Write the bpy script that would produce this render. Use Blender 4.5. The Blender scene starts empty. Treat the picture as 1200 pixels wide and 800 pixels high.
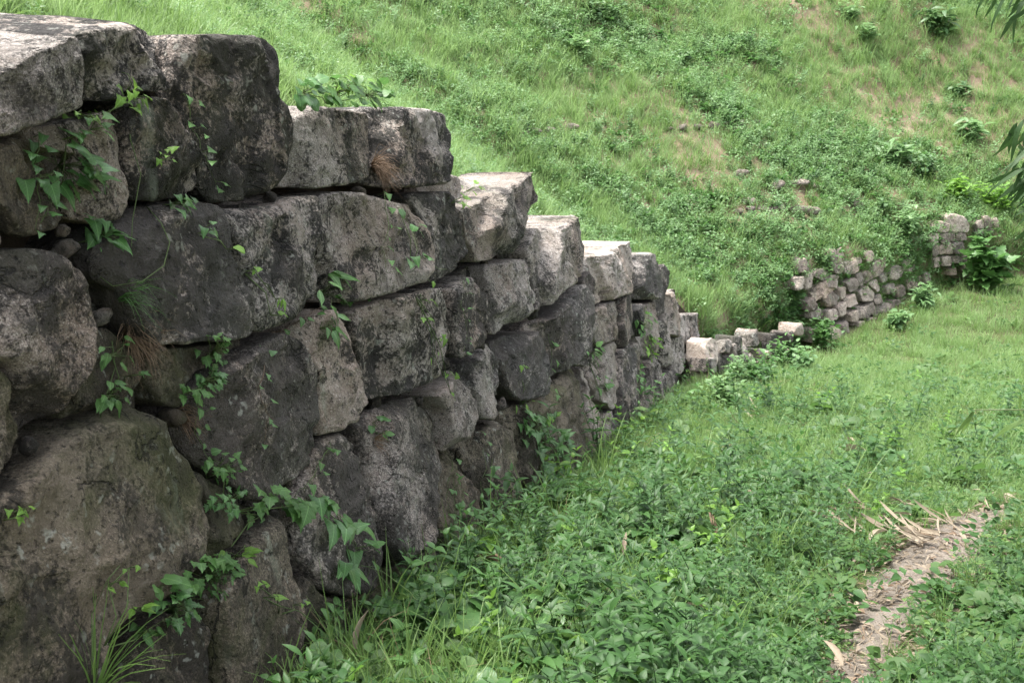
import bpy, math, random
import numpy as np
from mathutils import Vector, Matrix, Euler
from mathutils.bvhtree import BVHTree

R = math.radians
random.seed(7)
rng = np.random.default_rng(7)
S = bpy.context.scene
COL = S.collection

# ------------------------------------------------------------------ camera
PITCH = R(15.0)
FPX = 1500.0                                   # focal length in photo pixels
cam_d = bpy.data.cameras.new('camera')
cam = bpy.data.objects.new('camera', cam_d)
COL.objects.link(cam)
cam.location = (0, 0, 0)
cam.rotation_euler = (R(90) - PITCH, 0, 0)
cam_d.sensor_width = 36
cam_d.lens = 45
cam_d.clip_start = 0.05
cam_d.clip_end = 1500
cam_d.dof.use_dof = True
cam_d.dof.focus_distance = 5.6
cam_d.dof.aperture_fstop = 14
S.camera = cam

# ------------------------------------------------------------------ sky, sun, exposure
SUN_EL, SUN_AZ = R(72), R(-70)                 # azimuth from +Y towards +X: up left, behind the hill
w = bpy.data.worlds.new('World')
S.world = w
w.use_nodes = True
nt = w.node_tree
nt.nodes.clear()
out = nt.nodes.new('ShaderNodeOutputWorld')
bg = nt.nodes.new('ShaderNodeBackground')
sky = nt.nodes.new('ShaderNodeTexSky')
sky.sky_type = 'NISHITA'
sky.sun_disc = False
sky.sun_elevation = SUN_EL
sky.sun_rotation = SUN_AZ
sky.air_density = 1.0
sky.dust_density = 4.0
hs = nt.nodes.new('ShaderNodeHueSaturation')   # thin overcast: the blue is washed out evenly
hs.inputs['Saturation'].default_value = 0.30
nt.links.new(sky.outputs[0], hs.inputs['Color'])
nt.links.new(hs.outputs[0], bg.inputs['Color'])
bg.inputs['Strength'].default_value = 0.15
nt.links.new(bg.outputs[0], out.inputs['Surface'])

sl = bpy.data.lights.new('sun', 'SUN')
sl.energy = 1.5
sl.angle = R(14)
sl.color = (1.0, 0.95, 0.87)
so = bpy.data.objects.new('sun', sl)
COL.objects.link(so)
sd = Vector((math.sin(SUN_AZ) * math.cos(SUN_EL), math.cos(SUN_AZ) * math.cos(SUN_EL), math.sin(SUN_EL)))
so.rotation_euler = sd.to_track_quat('Z', 'Y').to_euler()
so.location = sd * 60

S.view_settings.view_transform = 'Standard'
S.view_settings.look = 'None'
S.view_settings.gamma = 1
S.view_settings.exposure = 2.25
S.render.engine = 'CYCLES'
S.cycles.max_bounces = 6
S.cycles.diffuse_bounces = 3
S.cycles.transmission_bounces = 3

# ------------------------------------------------------------------ small maths
CP, SP = math.cos(PITCH), math.sin(PITCH)
def ray(u, v):                                 # direction through a photo pixel (depth 1 along the view axis)
    a, b = (u - 600) / FPX, (400 - v) / FPX
    return np.array([a, CP + b * SP, -SP + b * CP])
def depth_of(p): return p[1] * CP - p[2] * SP

_perm = np.random.default_rng(3).permutation(256)
_perm = np.concatenate([_perm, _perm, _perm])
_grad = np.random.default_rng(4).normal(size=(256, 3))
_grad /= np.linalg.norm(_grad, axis=1)[:, None]
def perlin(P):
    P = np.asarray(P, float)
    i = np.floor(P).astype(int); f = P - i; i &= 255
    t = f * f * f * (f * (f * 6 - 15) + 10)
    def g(dx, dy, dz):
        h = _perm[_perm[_perm[i[:, 0] + dx] + i[:, 1] + dy] + i[:, 2] + dz]
        return (_grad[h] * (f - np.array([dx, dy, dz]))).sum(1)
    x = t[:, 0]; y = t[:, 1]; z = t[:, 2]
    l = lambda a, b, q: a + q * (b - a)
    return l(l(l(g(0,0,0), g(1,0,0), x), l(g(0,1,0), g(1,1,0), x), y),
             l(l(g(0,0,1), g(1,0,1), x), l(g(0,1,1), g(1,1,1), x), y), z) * 1.5
def fbm(P, octv=3, gain=.5):
    s = np.zeros(len(P)); a = 1.0; P = np.asarray(P, float)
    for k in range(octv):
        s += a * perlin(P * 2 ** k + 17.3 * k); a *= gain
    return s

# ------------------------------------------------------------------ object helpers
def tag(o, label=None, cat=None, group=None, kind=None):
    if label: o['label'] = label
    if cat: o['category'] = cat
    if group: o['group'] = group
    if kind: o['kind'] = kind
    return o
def mesh(name, V, F, mat=None, smooth=True):
    m = bpy.data.meshes.new(name)
    m.from_pydata([tuple(map(float, v)) for v in V], [], [tuple(map(int, f)) for f in F])
    if mat:
        for q in (mat if isinstance(mat, (list, tuple)) else [mat]): m.materials.append(q)
    if smooth: m.polygons.foreach_set('use_smooth', np.ones(len(m.polygons), bool))
    m.update()
    return m
def obj(name, m, loc=(0, 0, 0), parent=None):
    o = bpy.data.objects.new(name, m)
    COL.objects.link(o)
    l = Vector(loc)
    if parent is not None:
        o.parent = parent
        l = l - parent.location
    o.location = l
    return o
def empty(name, loc):
    o = bpy.data.objects.new(name, None)
    o.empty_display_size = .1
    COL.objects.link(o)
    o.location = Vector(loc)
    return o

class MB:                                       # collects vertices and faces of one mesh
    def __init__(s): s.V = []; s.F = []
    def add(s, V, F):
        n = len(s.V); s.V.extend([tuple(v) for v in V]); s.F.extend([tuple(i + n for i in f) for f in F])
    def tube(s, pts, r0, r1=None, n=5):
        pts = [Vector(p) for p in pts]; r1 = r0 if r1 is None else r1
        V = []; F = []; k = len(pts)
        for i, p in enumerate(pts):
            d = (pts[min(i + 1, k - 1)] - pts[max(i - 1, 0)])
            if d.length < 1e-9: d = Vector((0, 0, 1))
            d.normalize()
            a = d.orthogonal().normalized(); b = d.cross(a)
            r = r0 + (r1 - r0) * i / max(1, k - 1)
            for j in range(n):
                t = 2 * math.pi * j / n
                V.append(p + a * math.cos(t) * r + b * math.sin(t) * r)
        for i in range(k - 1):
            for j in range(n):
                F.append((i * n + j, i * n + (j + 1) % n, (i + 1) * n + (j + 1) % n, (i + 1) * n + j))
        F.append(tuple(range(n - 1, -1, -1))); F.append(tuple((k - 1) * n + j for j in range(n)))
        s.add(V, F)
    def leaf(s, M, proto):
        V, F = proto
        s.add([M @ Vector(v) for v in V], F)
    def mesh(s, name, mat): return mesh(name, s.V, s.F, mat)

# ------------------------------------------------------------------ materials
def new_mat(name):
    m = bpy.data.materials.new(name); m.use_nodes = True
    n = m.node_tree; n.nodes.clear()
    o = n.nodes.new('ShaderNodeOutputMaterial')
    b = n.nodes.new('ShaderNodeBsdfPrincipled')
    n.links.new(b.outputs[0], o.inputs['Surface'])
    return m, n, b, o
def node(n, t, **kw):
    x = n.nodes.new(t)
    for k, v in kw.items():
        if k in x.inputs.keys() if isinstance(k, str) else False: x.inputs[k].default_value = v
        else: setattr(x, k, v)
    return x
def noise(n, vec, scale, detail=4, rough=.6, dist=0.0):
    x = n.nodes.new('ShaderNodeTexNoise'); x.inputs['Scale'].default_value = scale
    x.inputs['Detail'].default_value = detail; x.inputs['Roughness'].default_value = rough
    x.inputs['Distortion'].default_value = dist
    if vec is not None: n.links.new(vec, x.inputs['Vector'])
    return x
def ramp(n, fac, stops):
    x = n.nodes.new('ShaderNodeValToRGB'); e = x.color_ramp.elements
    while len(e) < len(stops): e.new(.5)
    for q, (p, c) in zip(e, stops): q.position = p; q.color = (c, c, c, 1) if isinstance(c, (int, float)) else (*c, 1)
    n.links.new(fac, x.inputs[0]); return x
def mix(n, fac, a, b, mode='MIX'):
    x = n.nodes.new('ShaderNodeMix'); x.data_type = 'RGBA'; x.blend_type = mode
    for i, q in ((0, fac), (6, a), (7, b)):
        if isinstance(q, (int, float)): x.inputs[i].default_value = q
        elif isinstance(q, tuple): x.inputs[i].default_value = (*q, 1)
        else: n.links.new(q, x.inputs[i])
    return x.outputs[2]
def math_n(n, op, a, b):
    x = n.nodes.new('ShaderNodeMath'); x.operation = op
    for i, q in ((0, a), (1, b)):
        if isinstance(q, (int, float)): x.inputs[i].default_value = q
        else: n.links.new(q, x.inputs[i])
    return x.outputs[0]

def stone_material(name, pale, mid, dark, lichen=.55, moss=.35, bump=.034, scale=1.0, warm=(.30, .22, .17), shift=0.0):
    m, n, b, o = new_mat(name)
    tc = n.nodes.new('ShaderNodeTexCoord'); oi = n.nodes.new('ShaderNodeObjectInfo')
    off = n.nodes.new('ShaderNodeVectorMath'); off.operation = 'SCALE'
    cx = n.nodes.new('ShaderNodeCombineXYZ')
    for i in range(3): n.links.new(math_n(n, 'MULTIPLY', oi.outputs['Random'], (37.1, 91.7, 53.3)[i]), cx.inputs[i])
    ad = n.nodes.new('ShaderNodeVectorMath'); ad.operation = 'ADD'
    n.links.new(tc.outputs['Object'], ad.inputs[0]); n.links.new(cx.outputs[0], ad.inputs[1])
    vs = n.nodes.new('ShaderNodeVectorMath'); vs.operation = 'SCALE'
    n.links.new(ad.outputs[0], vs.inputs[0]); n.links.new(math_n(n, 'ADD', .72, math_n(n, 'MULTIPLY', math_n(n, 'FRACT', math_n(n, 'MULTIPLY', oi.outputs['Random'], 7.3), 0), .65)), vs.inputs['Scale'])
    P = vs.outputs[0]
    rnd2 = math_n(n, 'FRACT', math_n(n, 'MULTIPLY', oi.outputs['Random'], 13.7), 0)
    big = noise(n, P, 3.2 * scale, 5, .6, .4)
    med = noise(n, P, 14 * scale, 5, .7, .3)
    fine = noise(n, P, 75 * scale, 4, .75)
    grain = noise(n, P, 190 * scale, 2, .7)
    tone = noise(n, P, 1.4 * scale, 2, .5)
    base = mix(n, ramp(n, med.outputs[0], [(.34, 0), (.64, 1)]).outputs[0], mid, pale)
    base = mix(n, math_n(n, 'MULTIPLY', ramp(n, tone.outputs[0], [(.45, 0), (.68, 1)]).outputs[0], .65), base, warm)
    # granite grain: pale and dark crystals
    base = mix(n, math_n(n, 'MULTIPLY', ramp(n, grain.outputs[0], [(.42, 1), (.52, 0)]).outputs[0], math_n(n, 'ADD', .12, math_n(n, 'MULTIPLY', rnd2, .45))), base, dark)
    base = mix(n, math_n(n, 'MULTIPLY', ramp(n, grain.outputs[0], [(.58, 0), (.68, 1)]).outputs[0], .5), base, tuple(min(.75, c * 1.6) for c in pale))
    # black lichen crust, broken up by finer noise
    lv = math_n(n, 'ADD', math_n(n, 'MULTIPLY', big.outputs[0], .44), math_n(n, 'MULTIPLY', fine.outputs[0], .30))
    lv = math_n(n, 'ADD', lv, math_n(n, 'MULTIPLY', med.outputs[0], .26))
    lv = math_n(n, 'ADD', lv, math_n(n, 'MULTIPLY', math_n(n, 'SUBTRACT', oi.outputs['Random'], .5), .13))
    lm = ramp(n, lv, [(.478 - shift, 0), (.497 - shift, .45), (.53 - shift, 1)])
    base = mix(n, math_n(n, 'MULTIPLY', lm.outputs[0], math_n(n, 'SUBTRACT', lichen, math_n(n, 'MULTIPLY', rnd2, .18))), base, dark)
    # pale crust lichen in small flecks
    v = n.nodes.new('ShaderNodeTexVoronoi'); v.inputs['Scale'].default_value = 26 * scale
    dn = noise(n, P, 30 * scale, 2)
    dd = n.nodes.new('ShaderNodeVectorMath'); dd.operation = 'ADD'
    sc = n.nodes.new('ShaderNodeVectorMath'); sc.operation = 'SCALE'; sc.inputs['Scale'].default_value = .06
    n.links.new(dn.outputs['Color'], sc.inputs[0]); n.links.new(P, dd.inputs[0]); n.links.new(sc.outputs[0], dd.inputs[1])
    n.links.new(dd.outputs[0], v.inputs['Vector'])
    pm = math_n(n, 'MULTIPLY', ramp(n, v.outputs['Distance'], [(.18, 1), (.34, 0)]).outputs[0],
                ramp(n, noise(n, P, 5.5 * scale, 3).outputs[0], [(.52, 0), (.62, 1)]).outputs[0])
    base = mix(n, math_n(n, 'MULTIPLY', pm, .55), base, (.44, .45, .40))
    # green algae and moss stains
    mm = ramp(n, noise(n, P, 2.3 * scale, 5, .7, .6).outputs[0], [(.50, 0), (.68, 1)])
    base = mix(n, math_n(n, 'MULTIPLY', mm.outputs[0], moss), base, (.075, .085, .03))
    # rain streaks running down the face
    st = n.nodes.new('ShaderNodeMapping'); st.inputs['Scale'].default_value = (13, 13, 1.1); n.links.new(ad.outputs[0], st.inputs['Vector'])
    sn = noise(n, st.outputs[0], 1.0, 4, .6)
    sm = math_n(n, 'MULTIPLY', ramp(n, sn.outputs[0], [(.52, 0), (.66, 1)]).outputs[0], ramp(n, noise(n, P, 2.1, 2).outputs[0], [(.46, 0), (.60, 1)]).outputs[0])
    base = mix(n, math_n(n, 'MULTIPLY', sm, .6), base, tuple(.6 * d + .4 * q for d, q in zip(dark, mid)))
    sm2 = math_n(n, 'MULTIPLY', ramp(n, sn.outputs[0], [(.30, 1), (.42, 0)]).outputs[0], ramp(n, noise(n, P, 1.7, 2, .5, .3).outputs[0], [(.54, 0), (.66, 1)]).outputs[0])
    base = mix(n, math_n(n, 'MULTIPLY', sm2, .45), base, (.30, .34, .27))
    # pits and hairline cracks
    pit = ramp(n, noise(n, P, 46 * scale, 3, .6).outputs[0], [(.30, 1), (.41, 0)]).outputs[0]
    base = mix(n, math_n(n, 'MULTIPLY', pit, .7), base, dark)
    ck = noise(n, P, 2.6 * scale, 6, .62, .5)
    crack = ramp(n, ck.outputs[0], [(.488, 0), (.4985, 1), (.5015, 1), (.512, 0)]).outputs[0]
    crack = math_n(n, 'MULTIPLY', crack, ramp(n, noise(n, P, 1.9 * scale, 2).outputs[0], [(.5, 0), (.58, 1)]).outputs[0])
    base = mix(n, math_n(n, 'MULTIPLY', crack, .8), base, dark)
    n.links.new(base, b.inputs['Base Color'])
    b.inputs['Roughness'].default_value = .9
    b.inputs['Specular IOR Level'].default_value = .25
    h = math_n(n, 'ADD', math_n(n, 'MULTIPLY', med.outputs[0], .9), math_n(n, 'MULTIPLY', fine.outputs[0], .45))
    h = math_n(n, 'ADD', h, math_n(n, 'MULTIPLY', grain.outputs[0], .16))
    h = math_n(n, 'SUBTRACT', h, math_n(n, 'MULTIPLY', pit, .35))
    h = math_n(n, 'SUBTRACT', h, math_n(n, 'MULTIPLY', crack, .5))
    bp = n.nodes.new('ShaderNodeBump'); bp.inputs['Strength'].default_value = 1.0; bp.inputs['Distance'].default_value = bump
    n.links.new(h, bp.inputs['Height']); n.links.new(bp.outputs[0], b.inputs['Normal'])
    return m

def leaf_material(name, c1, c2, rough=.42, trans=.35, vein=False):
    m, n, b, o = new_mat(name)
    oi = n.nodes.new('ShaderNodeObjectInfo'); tc = n.nodes.new('ShaderNodeTexCoord')
    geo = n.nodes.new('ShaderNodeNewGeometry')
    nz = noise(n, tc.outputs['Object'], 9, 2)
    f = math_n(n, 'ADD', math_n(n, 'MULTIPLY', oi.outputs['Random'], .5), math_n(n, 'MULTIPLY', geo.outputs['Random Per Island'], .5))
    c = mix(n, f, c1, c2)
    c = mix(n, math_n(n, 'MULTIPLY', nz.outputs[0], .35), c, tuple(x * .55 for x in c1))
    if vein:                                       # midrib and side veins along the leaf's own axes
        sx = n.nodes.new('ShaderNodeSeparateXYZ'); n.links.new(tc.outputs['Object'], sx.inputs[0])
        ax = math_n(n, 'ABSOLUTE', sx.outputs[0], 0)
        wv = math_n(n, 'SINE', math_n(n, 'MULTIPLY', math_n(n, 'SUBTRACT', sx.outputs[1], math_n(n, 'MULTIPLY', ax, .9)), 42), 0)
        side_v = ramp(n, wv, [(.86, 0), (.99, 1)]).outputs[0]
        mid_v = ramp(n, ax, [(.008, 1), (.024, 0)]).outputs[0]
        c = mix(n, math_n(n, 'MULTIPLY', math_n(n, 'MAXIMUM', math_n(n, 'MULTIPLY', side_v, .45), mid_v), .6), c, tuple(min(1, x * 2.0 + .03) for x in c2))
        bl = ramp(n, noise(n, tc.outputs['Object'], 3.1, 4, .7).outputs[0], [(.60, 0), (.70, 1)]).outputs[0]
        c = mix(n, math_n(n, 'MULTIPLY', bl, .35), c, (.20, .17, .06))
    n.links.new(c, b.inputs['Base Color'])
    b.inputs['Roughness'].default_value = rough
    b.inputs['Specular IOR Level'].default_value = .36
    t = n.nodes.new('ShaderNodeBsdfTranslucent')
    n.links.new(mix(n, .5, c, tuple(min(1, x * 1.5) for x in c2)), t.inputs['Color'])
    ms = n.nodes.new('ShaderNodeMixShader'); ms.inputs[0].default_value = trans
    n.links.new(b.outputs[0], ms.inputs[1]); n.links.new(t.outputs[0], ms.inputs[2]); n.links.new(ms.outputs[0], o.inputs['Surface'])
    return m

def earth_material(name, stops, scale, bump=.03):
    m, n, b, o = new_mat(name)
    tc = n.nodes.new('ShaderNodeTexCoord')
    a = noise(n, tc.outputs['Object'], scale, 6, .65, .4); f = noise(n, tc.outputs['Object'], scale * 14, 4, .7)
    g = math_n(n, 'ADD', math_n(n, 'MULTIPLY', a.outputs[0], .7), math_n(n, 'MULTIPLY', f.outputs[0], .3))
    n.links.new(ramp(n, g, stops).outputs[0], b.inputs['Base Color'])
    b.inputs['Roughness'].default_value = .95; b.inputs['Specular IOR Level'].default_value = .15
    bp = n.nodes.new('ShaderNodeBump'); bp.inputs['Distance'].default_value = bump; bp.inputs['Strength'].default_value = .8
    n.links.new(g, bp.inputs['Height']); n.links.new(bp.outputs[0], b.inputs['Normal'])
    return m

M_STONE = stone_material('weathered granite', (.50, .45, .415), (.245, .208, .178), (.022, .021, .020), .95, .28)
M_STONE_D = stone_material('black crusted granite', (.50, .455, .42), (.23, .20, .175), (.019, .019, .019), .96, .25, shift=.010)
M_STONE_G = stone_material('smooth greenish granite darkened for shade', (.235, .20, .155), (.105, .09, .07), (.018, .017, .015), .85, .6, .026, 1.0, (.175, .135, .10), shift=.002)  # mossy low blocks; the canopy shade over them is partly put into these colours
M_STONE_P = stone_material('pale granite', (.54, .495, .46), (.29, .255, .23), (.022, .022, .022), .95, .14, shift=-.002)
M_STONE_F = stone_material('pinkish field stone', (.54, .46, .40), (.35, .285, .24), (.05, .046, .042), .68, .25, .03, .7, (.45, .325, .255))
M_SOIL = earth_material('dark earth', [(.35, (.018, .014, .010)), (.65, (.05, .038, .026))], 6)
M_GROUND = earth_material('leafy soil', [(.3, (.04, .035, .02)), (.5, (.055, .065, .025)), (.7, (.10, .085, .05))], 1.6)
M_HILL = earth_material('hill soil', [(.30, (.10, .085, .05)), (.46, (.16, .125, .08)), (.58, (.21, .155, .115)), (.75, (.30, .225, .175))], .8)
M_PATH = earth_material('trodden earth', [(.3, (.08, .07, .057)), (.5, (.165, .143, .12)), (.72, (.27, .235, .20))], 7, .05)
M_IVY = leaf_material('ivy leaf', (.055, .14, .042), (.10, .215, .065), .34, .3)
VEINED = {}
M_LIME = leaf_material('young leaf', (.11, .24, .035), (.17, .31, .05), .45, .45)
M_HERB = leaf_material('herb leaf', (.055, .135, .035), (.10, .215, .055), .45, .35)
M_WEED = leaf_material('weed leaf', (.030, .085, .022), (.068, .16, .038), .52, .33)
M_WEED2 = leaf_material('yellowish weed leaf', (.045, .105, .024), (.095, .185, .045), .55, .35)
M_GRASS = leaf_material('grass blade', (.085, .17, .04), (.17, .275, .075), .5, .4)
M_HGRASS = leaf_material('sunny grass blade', (.14, .25, .08), (.245, .355, .14), .5, .45)
M_HWEED = leaf_material('hillside leaf', (.105, .21, .078), (.19, .31, .125), .42, .4)
M_DARK = leaf_material('dark shrub leaf', (.065, .14, .05), (.12, .21, .075), .42, .35)
M_BAMBOO = leaf_material('bamboo leaf', (.03, .075, .025), (.06, .125, .035), .55, .25)
M_STRAW = leaf_material('dry sheath', (.13, .10, .068), (.36, .30, .225), .7, .12)
M_BROWN = leaf_material('dead grass', (.10, .06, .038), (.30, .215, .14), .75, .1)
M_STEM = leaf_material('green stem', (.08, .13, .04), (.12, .17, .06), .5, .1)
M_TWIG = leaf_material('brown twig', (.10, .065, .045), (.17, .12, .085), .7, .0)
M_CULM = leaf_material('bamboo culm', (.12, .16, .06), (.16, .20, .08), .4, .0)

for _m, _a in ((M_IVY, ((.055, .14, .042), (.10, .215, .065), .34, .3)), (M_LIME, ((.11, .24, .035), (.17, .31, .05), .45, .45)), (M_HERB, ((.055, .135, .035), (.10, .215, .055), .45, .35)), (M_WEED, ((.038, .10, .026), (.085, .185, .045), .40, .33))):
    VEINED[_m.name] = leaf_material('veined ' + _m.name, *_a, vein=True)
# ------------------------------------------------------------------ ground and foot of the slope
GA, GB = -1.425, -0.18
def ground_z(x, y):
    x = np.asarray(x, float); y = np.asarray(y, float)
    return np.interp(y, GYK, GZK)
GYK = np.array([-100, 0, 13, 13.75, 14.5, 300]); GZK = np.array([GA + 18, GA, GA + GB * 13, GA + GB * 13 - .09, GA + GB * 13 - .11, GA + GB * 13 - .11 + .07 * 285.5])
def ground_hit(u, v):
    d = ray(u, v); lo, hi = .5, 60.0
    for _ in range(60):
        t = (lo + hi) / 2
        if t * d[2] > np.interp(t * d[1], GYK, GZK): lo = t
        else: hi = t
    return d * lo
# the line of the wall foot in plan
FX0, FS = -1.724, .2937
foot = [np.array([FX0 + FS * y, y]) for y in (-9, -5, -1, 2, 5, 8, 10, 11.6)]
for (u, v) in ((868, 432), (915, 420), (965, 405), (1000, 390), (1033, 372), (1062, 354)):
    p = ground_hit(u, v); foot.append(p[:2])
for (u, v) in ((1092, 341), (1150, 331), (1230, 327)): foot.append(ground_hit(u, v)[:2])
foot += [np.array(q) for q in ((10.5, 18.2), (16.0, 18.6), (40.0, 20.0), (90, 24))]
foot = np.array(foot)
seg = np.r_[0, np.cumsum(np.linalg.norm(np.diff(foot, axis=0), axis=1))]
def foot_at(s):
    s = np.atleast_1d(s)
    return np.c_[np.interp(s, seg, foot[:, 0]), np.interp(s, seg, foot[:, 1])]
def foot_smooth(s, r=1.2):
    q = sum(foot_at(np.atleast_1d(s) + k * r / 2) * w_ for k, w_ in zip((-2, -1, 0, 1, 2), (.1, .22, .36, .22, .1)))
    return q
def s_of(x, y):
    best = None
    for i in range(len(foot) - 1):
        a, b_ = foot[i], foot[i + 1]; d = b_ - a; t = np.clip(((np.array([x, y]) - a) @ d) / (d @ d), 0, 1)
        q = a + t * d; e = np.hypot(x - q[0], y - q[1])
        if best is None or e < best[0]: best = (e, seg[i] + t * (seg[i + 1] - seg[i]))
    return best[1]

# ------------------------------------------------------------------ wall planes
class Plane:
    def __init__(s, a, b, batter, za=None, gb=0.0):   # a, b: plan points of the foot
        a, b = np.array(a, float), np.array(b, float); t = (b - a) / np.linalg.norm(b - a)
        s.F = np.array([t[1], -t[0], 0]); s.bt = batter; s.a = a
        if za is None: za, gb = GA + GB * a[1], GB
        n = s.F + batter * np.array([0, -gb, 1.0])
        s.c = s.F[:2] @ a + batter * (za - gb * a[1])   # n.P = c on the plane
        s.n = n / np.linalg.norm(n); s.craw = s.c / np.linalg.norm(n)
        s.e1 = np.cross([0, 0, 1], s.n); s.e1 /= np.linalg.norm(s.e1)
        s.e2 = np.cross(s.n, s.e1)
        s.back = -np.array([s.n[0], s.n[1], 0]); s.back /= np.linalg.norm(s.back)
    def hit(s, u, v):
        d = ray(u, v); return d * (s.craw / (s.n @ d))
    def uv(s, P): return np.array([P @ s.e1, P @ s.e2])
    def pt(s, uv): return s.e1 * uv[0] + s.e2 * uv[1] + s.n * s.craw

W1 = Plane((FX0 + FS * 2, 2), (FX0 + FS * 11, 11), .15)

def smooth_poly(P, N, it=2, cut=.10):
    P = np.asarray(P, float)
    for _ in range(it):
        Q = np.roll(P, -1, 0); P = np.stack([P * (1 - cut) + Q * cut, P * cut + Q * (1 - cut)], 1).reshape(-1, 2)
    L = np.r_[0, np.cumsum(np.linalg.norm(np.diff(np.vstack([P, P[:1]]), axis=0), axis=1))]
    t = np.linspace(0, L[-1], N, endpoint=False)
    Pc = np.vstack([P, P[:1]])
    return np.c_[np.interp(t, L, Pc[:, 0]), np.interp(t, L, Pc[:, 1])]
def area_centroid(P):
    x, y = P[:, 0], P[:, 1]; X, Y = np.roll(x, -1), np.roll(y, -1); c = x * Y - X * y; A = c.sum() / 2
    return A, np.array([((x + X) * c).sum(), ((y + Y) * c).sum()]) / (6 * A)

def build_stone(pl, pix, parent, mat, seed, depth=.42, N=120, fr=25, rise=-.02, push=None, rough=1.0, gap=.0045, edge=None, cut=.10, cuts=None, name='stone', label=None, bevel=None):
    r_ = np.random.default_rng(seed)
    UV = np.array([pl.uv(pl.hit(*q)) for q in pix])
    A, c = area_centroid(UV)
    if A < 0: UV = UV[::-1]; A = -A
    size = math.sqrt(A)
    B = smooth_poly(UV, N, 1 if N > 60 else 2, cut)
    rel = B - c
    rad = np.linalg.norm(rel, axis=1)
    rel = rel * ((rad - gap) / rad)[:, None]; rad = rad - gap
    rho = edge if edge is not None else size * r_.uniform(.022, .05)
    rho = np.full(N, rho) * (1 + .5 * perlin(np.c_[rel * 9, np.full(N, seed * 1.7)]))
    rho = np.clip(rho, .004, None)
    push = r_.uniform(.0, .025) if push is None else push * (.65 if N > 60 else 1)
    tilt = r_.normal(0, .05, 2)
    # rings over the face, dense towards the edge, then down the flanks
    rr = np.r_[np.linspace(0, .7, fr // 2, endpoint=False)[1:], 1 - .3 * (1 - np.linspace(0, 1, fr - fr // 2)) ** 1.6]
    V = [np.array([[0, 0, 0.]])]
    for r in rr:
        d = rad * (1 - r); q = np.clip(1 - d / rho, 0, 1)
        h = -rho * (1 - np.sqrt(np.clip(1 - q * q, 0, 1))) * .85
        V.append(np.c_[rel * r, h])
    nb = 6
    for k in range(1, nb + 1):
        dd = depth * (k / nb) ** 1.25
        V.append(np.c_[rel * (1 - .05 * k / nb), -rho * .85 - dd])
    V.append(np.array([[0, 0, -depth - rho.mean() * .85]]))
    P = np.vstack(V)
    nfront = 1 + len(rr) * N
    # large hewn facets: the front is the lower envelope of a few tilted planes
    xy = P[:, :2]; front = np.arange(len(P)) < nfront
    env = np.zeros(len(P))
    for _ in range(r_.integers(3, 6)):             # broad hewn planes
        th = r_.uniform(0, 2 * math.pi); sl_ = r_.uniform(.02, .12); off = r_.uniform(.15, .48) * size
        env = np.minimum(env, -(xy @ np.array([math.cos(th), math.sin(th)]) - off) * sl_)
    for _ in range(r_.integers(4, 8)):            # chips knocked off the arrises
        q = rel[r_.integers(0, N)]; d_ = q / np.linalg.norm(q); a_ = r_.normal(0, .5)
        d_ = np.array([d_[0] * math.cos(a_) - d_[1] * math.sin(a_), d_[0] * math.sin(a_) + d_[1] * math.cos(a_)])
        off = q @ d_ - min(r_.uniform(.005, .10) * size, r_.uniform(.005, .04))
        env = np.minimum(env, np.maximum(-(xy @ d_ - off) * r_.uniform(.5, 1.6), -.06 - .04 * r_.random()))
    for (th, sl_, off) in (cuts or []):
        env = np.minimum(env, -(xy @ np.array([math.cos(th), math.sin(th)]) - off * size) * sl_)
    env = np.maximum(env, -min(.17 * size, .085) if not cuts else -.3 * size)
    P[front, 2] += env[front]
    last = P[nfront - N:nfront, 2]                 # flanks may not stand in front of the rim
    for k in range(nb):
        sl = slice(nfront + k * N, nfront + (k + 1) * N)
        P[sl, 2] = np.minimum(P[sl, 2], last - .01 * (k + 1))
    P[:, 2] += push + xy @ tilt * front
    # noise relief
    Q = P + r_.uniform(0, 50, 3)
    a = rough * min(1.0, size / .35) * (.62 if N > 60 else 1)
    k1 = 1 / max(.16, size * .45)
    D = np.c_[fbm(Q * k1, 3), fbm(Q * k1 + 31, 3), fbm(Q * k1 + 67, 3)] * .010 * a
    f2 = np.abs(perlin(Q * 11)) * .024 * a + fbm(Q * 26, 3) * .009 * a + np.abs(perlin(Q * 5 + 40)) * .016 * a + np.clip(perlin(Q * 7.5 + 80) - .12, 0, .10) * .22 * a
    D[:, 2] -= f2
    tq = (fbm(Q * np.array([5, 5, 5]) + 55, 2) + .25 * fbm(Q * 19, 2)) * 5; fr_ = tq - np.floor(tq); led = np.floor(tq) + np.clip((fr_ - .8) / .2, 0, 1)
    if N > 60: D[:, 2] += led * .0075 * a
    D[:, :2] += np.c_[fbm(Q * 24 + 5, 2), fbm(Q * 24 + 9, 2)] * .006 * a
    lim = np.ones(len(P)); P = P + D * lim[:, None]
    # to the world: along the wall, up the wall, out of the wall; the flanks run level into the bank
    cen = pl.pt(c)
    out3 = np.where((P[:, 2] > 0)[:, None], P[:, 2:3] * pl.n, P[:, 2:3] * (-pl.back) + P[:, 2:3] * np.array([0, 0, -rise]))
    X = P[:, :1] * pl.e1 + P[:, 1:2] * pl.e2 + out3
    F = []
    for j in range(N): F.append((0, 1 + j, 1 + (j + 1) % N))
    nr = len(rr) + nb
    for i in range(nr - 1):
        a0, b0 = 1 + i * N, 1 + (i + 1) * N
        for j in range(N):
            k = (j + 1) % N; F.append((a0 + j, b0 + j, b0 + k, a0 + k))
    e = 1 + nr * N; a0 = 1 + (nr - 1) * N
    for j in range(N): F.append((a0 + j, e, a0 + (j + 1) % N))
    m = mesh(name, X, F, mat); m.set_sharp_from_angle(angle=R(42))
    o = obj(name, m, cen, parent)
    if label: o['label'] = label
    return o, cen, B, c

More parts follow.
